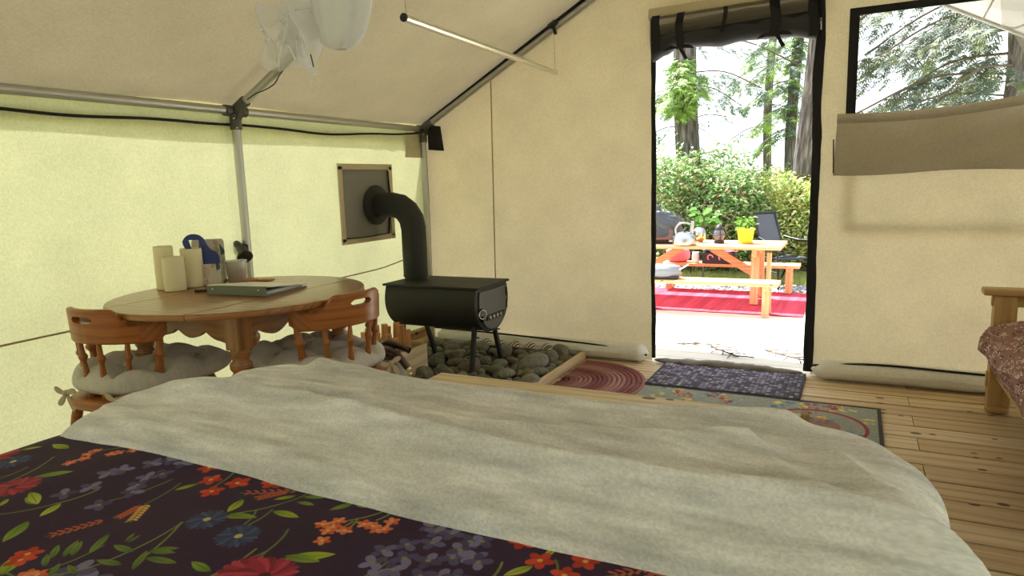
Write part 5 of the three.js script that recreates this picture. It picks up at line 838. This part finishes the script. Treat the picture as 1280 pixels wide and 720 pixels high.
  for (let i = 0; i < 8; i++) { const a = i * 0.8; part('stem', tube([V(0, 0, 0), V(0.02 * Math.cos(a), 0.06, 0.02 * Math.sin(a)), V(0.06 * Math.cos(a), 0.12, 0.06 * Math.sin(a))], 0.003, 5), lm[1], pl); }
  // cooker under a black cover
  const c = thing('covered_cooker', 'camp cooker under a crumpled shiny black cover on the table end', 'cooker', [-2.28, onTable, -8.86], 0.2);
  part('body', rb(0.5, 0.12, 0.36, 0.02, 0, 0.065, 0), M.black, c);
  part('cover', sheet((u, v) => { const a = u * 2 * PI, b = v * PI / 2, k = Math.pow(Math.cos(b), 0.5), n = 1 + 0.22 * (fbm(u * 14, v * 7 + 3, 256, 3) - 0.5); return V(0.30 * k * n * Math.cos(a), 0.10 + 0.33 * Math.sin(b) * n * (1 - 0.12 * Math.cos(a)), 0.22 * k * n * Math.sin(a)); }, 72, 28), P({ color: lin(0.035, 0.037, 0.042), roughness: 0.32 }), c);
  part('front_panel', rb(0.28, 0.14, 0.02, 0.008, 0.03, 0.12, 0.20, -0.3), S({ color: lin(0.12, 0.05, 0.03), roughness: 0.4 }), c);
  part('tag', rb(0.10, 0.075, 0.006, 0.002, 0.17, 0.065, 0.205, -0.1), S({ color: lin(0.75, 0.72, 0.74), roughness: 0.6 }), c);
  // on the benches
  const b = thing('duffel_bag', 'black and grey nylon bag lying on the front picnic bench', 'bag', [-2.02, -0.10, -7.97], 0.1);
  part('bag_body', sheet((u, v) => { const a = u * 2 * PI, q = (v - 0.5) * PI, k = Math.pow(Math.cos(q), 0.5), n = 1 + 0.18 * (fbm(u * 9, v * 9, 256, 3) - 0.5); return V(0.23 * k * n * Math.cos(a), Math.max(0.003, 0.085 + 0.085 * Math.sin(q) * n), 0.13 * k * n * Math.sin(a)); }, 48, 24), P({ color: lin(0.16, 0.17, 0.19), roughness: 0.4 }), b);
  part('bag_base', rb(0.42, 0.045, 0.24, 0.02, -0.02, 0.024, 0), M.black, b);
  part('bag_strap', tube([V(0.18, 0.10, 0.05), V(0.25, 0.14, 0.04), V(0.30, 0.17, 0.02)], 0.010, 6), S({ color: lin(0.5, 0.48, 0.42), roughness: 0.7 }), b);
  const cr = thing('bottle_crate', 'black plastic crate on the bench behind the picnic table', 'crate', [-1.66, -0.10, -9.62]);
  part('crate_body', [rb(0.40, 0.15, 0.012, 0.004, 0, 0.078, 0.13), rb(0.40, 0.15, 0.012, 0.004, 0, 0.078, -0.13), rb(0.012, 0.15, 0.26, 0.004, 0.195, 0.078, 0), rb(0.012, 0.15, 0.26, 0.004, -0.195, 0.078, 0), bx(0.39, 0.01, 0.26, 0, 0.008, 0)], M.black, cr);
  for (const x of [-0.09, 0.06]) part('printed_mark', at(new THREE.TorusGeometry(0.035, 0.009, 6, 20, 4.2), x, 0.085, 0.138), S({ color: lin(0.75, 0.25, 0.27), roughness: 0.6 }), cr);
  const tw = thing('folded_towel', 'red cloth draped over the black crate behind the table', 'towel', [-1.66, 0.052, -9.62]);
  part('cloth', sheet((u, v) => V(lerp(-0.20, 0.26, u), 0.012 + 0.07 * Math.exp(-Math.pow((u - 0.3) / 0.25, 2)) + 0.01 * Math.sin(u * 12 + v * 3), lerp(-0.12, 0.12, v)), 24, 10), P({ color: lin(0.62, 0.05, 0.07), roughness: 0.9 }), tw);
  const tw2 = thing('pink_cushion', 'pale red cushion on the far picnic bench beneath the kettles', 'cushion', [-2.22, -0.10, -9.62]);
  part('pad', sheet((u, v) => { const a = u * 2 * PI, q = (v - 0.5) * PI, k = Math.pow(Math.cos(q), 0.4); return V(0.17 * k * Math.cos(a), 0.10 + 0.10 * Math.sin(q), 0.12 * k * Math.sin(a)); }, 32, 16), P({ color: lin(0.70, 0.16, 0.18), roughness: 0.9 }), tw2);
  const jar = thing('glass_jar', 'pale jar with a white lid standing on the far picnic bench', 'jar', [-1.96, -0.10, -9.55]);
  part('jar_body', lathe([[0.0001, 0], [0.045, 0], [0.05, 0.02], [0.05, 0.11], [0.04, 0.125], [0.0001, 0.127]], 18), P({ color: lin(0.75, 0.68, 0.62), roughness: 0.2, side: THREE.FrontSide }), jar); part('lid', cy(0.043, 0.043, 0.025, 0, 0.138, 0, 18), S({ color: lin(0.8, 0.8, 0.8), roughness: 0.5 }), jar);
}
{ // folding chair behind the table
  const c = thing('folding_chair', 'black steel folding chair with grey mesh back beyond the picnic table', 'chair', [-1.02, GY, -10.32], 0.72);
  const fr = S({ color: lin(0.02, 0.022, 0.026), metalness: 0.5, roughness: 0.4 });
  const k = (a, b, r = 0.014) => bar(V(...a), V(...b), r, r, 10);
  part('back_frame', [k([-0.17, 0.42, 0.0], [-0.22, 1.04, -0.17], 0.017), k([0.17, 0.42, 0], [0.12, 1.04, -0.17], 0.017), k([-0.22, 1.04, -0.17], [0.12, 1.04, -0.17], 0.02), k([-0.18, 0.52, -0.02], [0.16, 0.52, -0.02])], fr, c);
  part('back_mesh', sheet((u, v) => V(lerp(-0.172, 0.168, u) - 0.05 * v, lerp(0.50, 1.02, v), -0.01 - 0.16 * v + 0.02 * Math.sin(PI * u)), 8, 8), P({ color: lin(0.055, 0.062, 0.08), roughness: 0.5 }), c);
  part('seat_mesh', sheet((u, v) => V(lerp(-0.2, 0.2, u), 0.43 - 0.02 * Math.sin(PI * u), lerp(0, 0.42, v)), 6, 6), P({ color: lin(0.03, 0.033, 0.04), roughness: 0.5 }), c);
  part('seat_frame', [k([-0.21, 0.43, 0], [-0.21, 0.43, 0.44]), k([0.21, 0.43, 0], [0.21, 0.43, 0.44]), k([-0.21, 0.43, 0.44], [0.21, 0.43, 0.44])], fr, c);
  for (const x of [-0.24, 0.24]) { part('arm', [k([x * 0.85, 0.70, -0.06], [x * 1.1, 0.66, 0.2], 0.015), k([x * 1.1, 0.66, 0.2], [x * 1.1, 0.67, 0.44], 0.015)], fr, c); part('leg', k([x * 1.1, 0.67, 0.44], [x, 0.0, 0.46]), fr, c); part('leg', k([x, 0.44, 0.1], [x, 0, -0.2]), fr, c); part('leg_brace', k([x, 0.25, 0.45], [x, 0.25, 0.0], 0.009), fr, c); }
}
// ---- plants
function leafGeo(L, W) { // a folded leaf, tip along +z
  const p = [0, 0, 0, -W / 2, 0.012, L * 0.45, 0, -0.004, L * 0.5, W / 2, 0.012, L * 0.45, 0, -0.008, L], i = [0, 1, 2, 0, 2, 3, 1, 4, 2, 2, 4, 3];
  const g = new THREE.BufferGeometry(); g.setAttribute('position', new THREE.Float32BufferAttribute(p, 3)); g.setAttribute('uv', new THREE.Float32BufferAttribute([0.5, 0, 0, 0.5, 0.5, 0.5, 1, 0.5, 0.5, 1], 2)); g.setIndex(i); g.computeVertexNormals(); return g;
}
const leafMat = P({ color: lin(1, 1, 1), roughness: 0.6, transmission: 0.38, thickness: 0, specularIntensity: 0.4 });
const stemMat = S({ color: lin(0.10, 0.075, 0.05), roughness: 1 });
function shrub(label, [x, z], [rx, ry, rz], n, palette, seed, size = 0.085, yc = 0.25) {
  const s = thing('shrub', label, 'shrub', [x, GY, z], 0, undefined), r = rngOf(seed), m = new THREE.Matrix4(), q = new THREE.Quaternion();
  const im = new THREE.InstancedMesh(leafGeo(size, size * 0.5), leafMat, n); im.name = 'foliage'; im.userData.kind = 'stuff';
  for (let i = 0; i < n; i++) {
    const a = r() * 2 * PI, cb = 2 * r() - 1, sb = Math.sqrt(1 - cb * cb), d = Math.pow(r(), 0.33) * (0.82 + 0.4 * fbm(a * 2 + seed, cb * 4 + 7, 256, 2));
    const py = ry * (1 + cb * d); if (py < 0.02) { i--; continue; }
    const p = V(rx * d * sb * Math.cos(a), py, rz * d * sb * Math.sin(a));
    q.setFromEuler(new THREE.Euler((r() - 0.6) * 1.6, r() * 2 * PI, (r() - 0.5) * 1.2, 'YXZ')); const k = 0.6 + 0.8 * r(); m.compose(p, q, V(k, k, k)); im.setMatrixAt(i, m);
    const c = palette[Math.floor(r() * palette.length)], w = 1.05 + 0.55 * r(); im.setColorAt(i, lin(c[0] * w, c[1] * w, c[2] * w));
  }
  im.castShadow = im.receiveShadow = true; s.add(im);
  for (let i = 0; i < 7; i++) { const a = i * 0.9 + r(), e = 0.6 + 0.3 * r(); part('stem', tube([V(0.1 * Math.cos(a), 0, 0.1 * Math.sin(a)), V(rx * 0.3 * Math.cos(a), ry * 0.7, rz * 0.3 * Math.sin(a)), V(rx * e * Math.cos(a), ry * (1.0 + 0.5 * r()), rz * e * Math.sin(a))], 0.012, 5), stemMat, s); }
}
const deepG = [[0.10, 0.22, 0.07], [0.14, 0.28, 0.09], [0.20, 0.34, 0.10], [0.26, 0.34, 0.14], [0.30, 0.22, 0.12]], paleG = [[0.30, 0.40, 0.18], [0.22, 0.36, 0.16], [0.40, 0.46, 0.22], [0.34, 0.28, 0.18], [0.16, 0.28, 0.10]], goldG = [[0.44, 0.50, 0.16], [0.54, 0.56, 0.26], [0.30, 0.42, 0.10], [0.42, 0.34, 0.12], [0.60, 0.64, 0.40], [0.22, 0.34, 0.08]];
shrub('tall dense dark green shrub behind the covered cooker', [-2.75, -11.35], [0.85, 1.0, 0.7], 9000, paleG.concat(deepG), 101);
shrub('rounded mid green shrub behind the lantern and yellow pot', [-1.85, -11.25], [0.7, 0.86, 0.6], 7000, deepG.concat(paleG), 102);
shrub('golden-green sunlit shrub behind the folding chair', [-1.05, -11.7], [0.8, 0.80, 0.6], 7500, goldG, 103);
shrub('low golden shrub at the foot of the big leaning trunk', [-0.15, -11.6], [0.7, 0.74, 0.6], 6000, goldG, 104);
shrub('dark green shrub outside beyond the cooker end of the table', [-4.1, -11.5], [0.9, 0.95, 0.7], 5000, deepG, 105);
shrub('pale green shrub filling in behind the tall dense shrub', [-2.3, -12.6], [1.0, 1.06, 0.6], 7000, paleG, 106);
shrub('golden shrub set back behind the sunlit shrub', [-1.3, -12.7], [0.9, 0.84, 0.5], 6000, goldG.concat(paleG), 107);
{ // broad-leaved sapling
  const s = thing('sapling', 'young sapling with large bright green lobed leaves before the shrubs', 'sapling', [-2.03, GY, -10.42]), r = rngOf(55);
  const sh = new THREE.Shape(); const pts = [[0, 0], [0.05, 0.02], [0.10, 0.0], [0.085, 0.05], [0.12, 0.09], [0.07, 0.10], [0.055, 0.135], [0.03, 0.115], [0, 0.17], [-0.03, 0.115], [-0.055, 0.135], [-0.07, 0.10], [-0.12, 0.09], [-0.085, 0.05], [-0.10, 0], [-0.05, 0.02]]; pts.forEach(([a, b], i) => i ? sh.lineTo(a, b) : sh.moveTo(a, b)); sh.closePath();
  const g = new THREE.ShapeGeometry(sh), mats = [lin(0.10, 0.24, 0.035), lin(0.08, 0.20, 0.03), lin(0.13, 0.27, 0.05)].map((c) => P({ color: c, roughness: 0.8, transmission: 0.4, thickness: 0, specularIntensity: 0.15 }));
  part('trunk', tube([V(0, 0, 0), V(0.02, 0.5, 0), V(0, 1.0, 0.02), V(0.02, 1.25, 0)], 0.012, 6), stemMat, s);
  for (let i = 0; i < 22; i++) { const m = part('leaf', g, mats[i % 3], s), a = r() * 6.3, d = 0.04 + 0.15 * r(); m.position.set(d * Math.cos(a), 0.82 + 0.30 * r(), 0.08 + d * Math.sin(a) * 0.6); m.rotation.set(-0.5 - 0.7 * r(), (r() - 0.5) * 1.6, (r() - 0.5) * 2.4, 'YXZ'); const k = 0.5 + 0.35 * r(); m.scale.setScalar(k); }
}
// conifers: trunk, boughs, sprays of needles
const barkMat = S({ map: T.bark, bumpMap: T.barkBump, bumpScale: 0.03, roughness: 1 });
const sprayGeo = (() => { const p = []; const blade = (x, z, a, L, w) => { const c = Math.cos(a), s = Math.sin(a), y = 0.01 * Math.sin(x * 90 + z * 60); p.push(x - s * w, y, z + c * w, x + s * w, y, z - c * w, x + c * L, y - 0.02 * L / 0.08, z + s * L); }; for (let i = 0; i < 7; i++) { const t = i / 7; for (const sd of [-1, 1]) blade(0, t * 0.16, PI / 2 - sd * (1.0 - 0.35 * t), 0.085 * (1 - 0.55 * t), 0.0065); } blade(0, 0, PI / 2, 0.22, 0.004); blade(0, 0.14, PI / 2, 0.07, 0.007); const g = new THREE.BufferGeometry(); g.setAttribute('position', new THREE.Float32BufferAttribute(p, 3)); g.computeVertexNormals(); return g; })();
const needleMat = P({ color: lin(1, 1, 1), roughness: 0.7, transmission: 0.3, thickness: 0 });
function conifer(label, base, top, r0, r1, boughs, palette, seed, density = 1, moss = 0) {
  const t = thing('conifer', label, 'tree', [base[0], GY, base[1]]), r = rngOf(seed), sprays = [];
  const dx = top[0] - base[0], dz = top[1] - base[1], H = top[2];
  const axis = (y) => V(dx * y / H + 0.04 * Math.sin(y * 1.3 + seed), y, dz * y / H);
  part('trunk', sheet((u, v) => { const y = H * v, c = axis(y), a = u * 2 * PI, R = lerp(r0, r1, v) * (1 + 0.10 * (fbm(u * 8, v * 10 + seed, 8, 2, 256) - 0.5)) * (1 + 0.5 * Math.exp(-y / 0.25)); return V(c.x + R * Math.cos(a), y, c.z - R * Math.sin(a)); }, 20, 40, (u, v) => [u * 1.5, v * H * 0.8]), barkMat, t);
  for (const [y, ang, L, droop, n, tuft] of boughs) {
    const s = axis(y), e = V(s.x + L * Math.cos(ang), y + droop, s.z - L * Math.sin(ang)), mid = s.clone().lerp(e, 0.5).add(V(0, 0.12 * L, 0)), cv = new THREE.CatmullRomCurve3([s, mid, e]);
    const bg = new THREE.TubeGeometry(cv, 10, 0.007 + 0.004 * L, 5); part('bough', bg, stemMat, t);
    for (let i = 0; i < n * density; i++) {
      const k = 0.12 + 0.9 * r(), p = cv.getPoint(Math.min(1, k)); const side = (r() - 0.5) * 0.75 * L * (0.25 + 0.75 * Math.sin(PI * Math.min(1, k))) ; const perp = V(Math.sin(ang), 0, Math.cos(ang)); p.addScaledVector(perp, side); p.y -= Math.abs(side) * 0.35 + 0.16 * r() * r();
      sprays.push([p, ang + (side > 0 ? -0.9 : 0.9) + (r() - 0.5), tuft]);
    }
  }
  for (let i = 0; i < moss; i++) { const y = H * (0.25 + 0.5 * r()), a = -0.3 - 2.6 * r(), R = lerp(r0, r1, y / H), c = axis(y); sprays.push([V(c.x + R * Math.cos(a), y, c.z - R * Math.sin(a)), r() * 6.3]); }
  if (!sprays.length) return;
  const im = new THREE.InstancedMesh(sprayGeo, needleMat, sprays.length), m = new THREE.Matrix4(), q = new THREE.Quaternion();
  sprays.forEach(([p, a, tuft], i) => { q.setFromEuler(new THREE.Euler(0.35 + 0.7 * (r() - 0.3), PI / 2 + a, (r() - 0.5) * 1.0, 'YXZ')); const k = 0.8 + 0.9 * r(); m.compose(p, q, V(k, k, k)); im.setMatrixAt(i, m); const pal = tuft ? mossG : palette, c = pal[Math.floor(r() * pal.length)]; im.setColorAt(i, lin(...c)); });
  im.name = 'foliage'; im.userData.kind = 'stuff'; im.castShadow = im.receiveShadow = true; t.add(im);
}
const blueG = [[0.09, 0.15, 0.10], [0.12, 0.18, 0.13], [0.08, 0.13, 0.06], [0.14, 0.20, 0.13]], mossG = [[0.26, 0.42, 0.06], [0.20, 0.34, 0.06], [0.32, 0.46, 0.10]];
conifer('thick dark conifer trunk with bright green tufts behind the tall shrub', [-2.76, -12.6], [-2.80, -12.6, 9], 0.235, 0.15, [[3.3, -2.2, 0.6, -0.5, 110, 1], [3.5, -0.95, 0.6, -0.5, 110, 1], [3.75, -1.6, 0.5, -0.55, 160, 1], [3.1, -1.4, 0.45, -0.35, 110, 1], [2.95, -1.8, 0.4, -0.3, 70, 1], [3.2, 3.0, 1.2, -0.5, 60], [2.9, 3.3, 1.0, -0.2, 40], [3.4, 0.15, 1.3, -0.35, 60], [3.2, 0.4, 1.0, -0.4, 45], [3.9, 0.05, 1.9, -0.55, 60], [2.45, 3.1, 0.7, -0.1, 14], [2.55, 0.0, 0.7, 0.05, 12]], blueG, 201, 1, 0);
conifer('slender bare grey trunk between the shrubs and open sky', [-1.57, -14.0], [-1.42, -14.0, 9], 0.085, 0.06, [[3.6, 3.0, 0.9, -0.4, 40], [2.5, 3.1, 0.7, -0.25, 20], [3.3, 0.2, 0.8, -0.3, 40], [2.9, 0.1, 0.6, -0.3, 30]], blueG, 202);
conifer('mossy green trunk standing beside the big leaning trunk', [-1.04, -13.0], [-0.98, -13.0, 9], 0.095, 0.08, [[3.6, 3.0, 0.8, -0.4, 60], [3.2, 3.2, 0.75, -0.4, 55], [2.8, 2.9, 0.7, -0.45, 50], [2.4, 3.1, 0.6, -0.4, 40], [3.9, 3.0, 0.9, -0.3, 60]], blueG.concat(mossG), 203, 1, 420);
conifer('big leaning grey-brown trunk at the edge of the doorway view', [-0.80, -12.0], [-0.44, -12.1, 9], 0.175, 0.13, [[4.2, 2.8, 1.0, -0.4, 50]], blueG, 204);
conifer('conifer with a grey trunk and wide drooping boughs outside the window', [1.55, -10.0], [1.72, -10.0, 9], 0.135, 0.10, [[2.4, 2.95, 1.5, -0.2, 150], [2.65, 3.25, 1.7, -0.35, 190], [2.9, 2.7, 1.4, -0.35, 150], [3.15, 3.05, 1.8, -0.45, 210], [3.4, 3.4, 1.6, -0.5, 170], [3.6, 2.85, 1.7, -0.5, 190], [3.9, 3.15, 1.9, -0.55, 210], [4.2, 3.0, 1.9, -0.6, 190], [2.75, -2.4, 1.2, -0.4, 110], [3.5, -2.2, 1.3, -0.5, 120], [2.5, 0.3, 1.0, -0.3, 70], [3.2, 0.1, 1.1, -0.3, 80], [3.8, -0.2, 1.1, -0.4, 80]], [[0.035, 0.06, 0.03], [0.06, 0.09, 0.045], [0.08, 0.11, 0.06], [0.12, 0.15, 0.035]], 205, 0.62);
conifer('conifer with light boughs set back behind the window tree', [2.05, -13.2], [2.1, -13.2, 9], 0.10, 0.07, [[2.9, 3.0, 1.3, -0.4, 90], [3.3, 3.3, 1.3, -0.4, 90], [3.7, 2.8, 1.4, -0.5, 100], [4.1, 3.1, 1.4, -0.5, 100], [3.1, 0.2, 1.3, -0.4, 90], [3.6, -0.2, 1.3, -0.4, 90], [4.1, 0.1, 1.4, -0.5, 90], [2.6, -1.2, 0.8, -0.4, 60]], [[0.09, 0.13, 0.10], [0.12, 0.17, 0.14]], 206);
renderer.render(scene, camera);
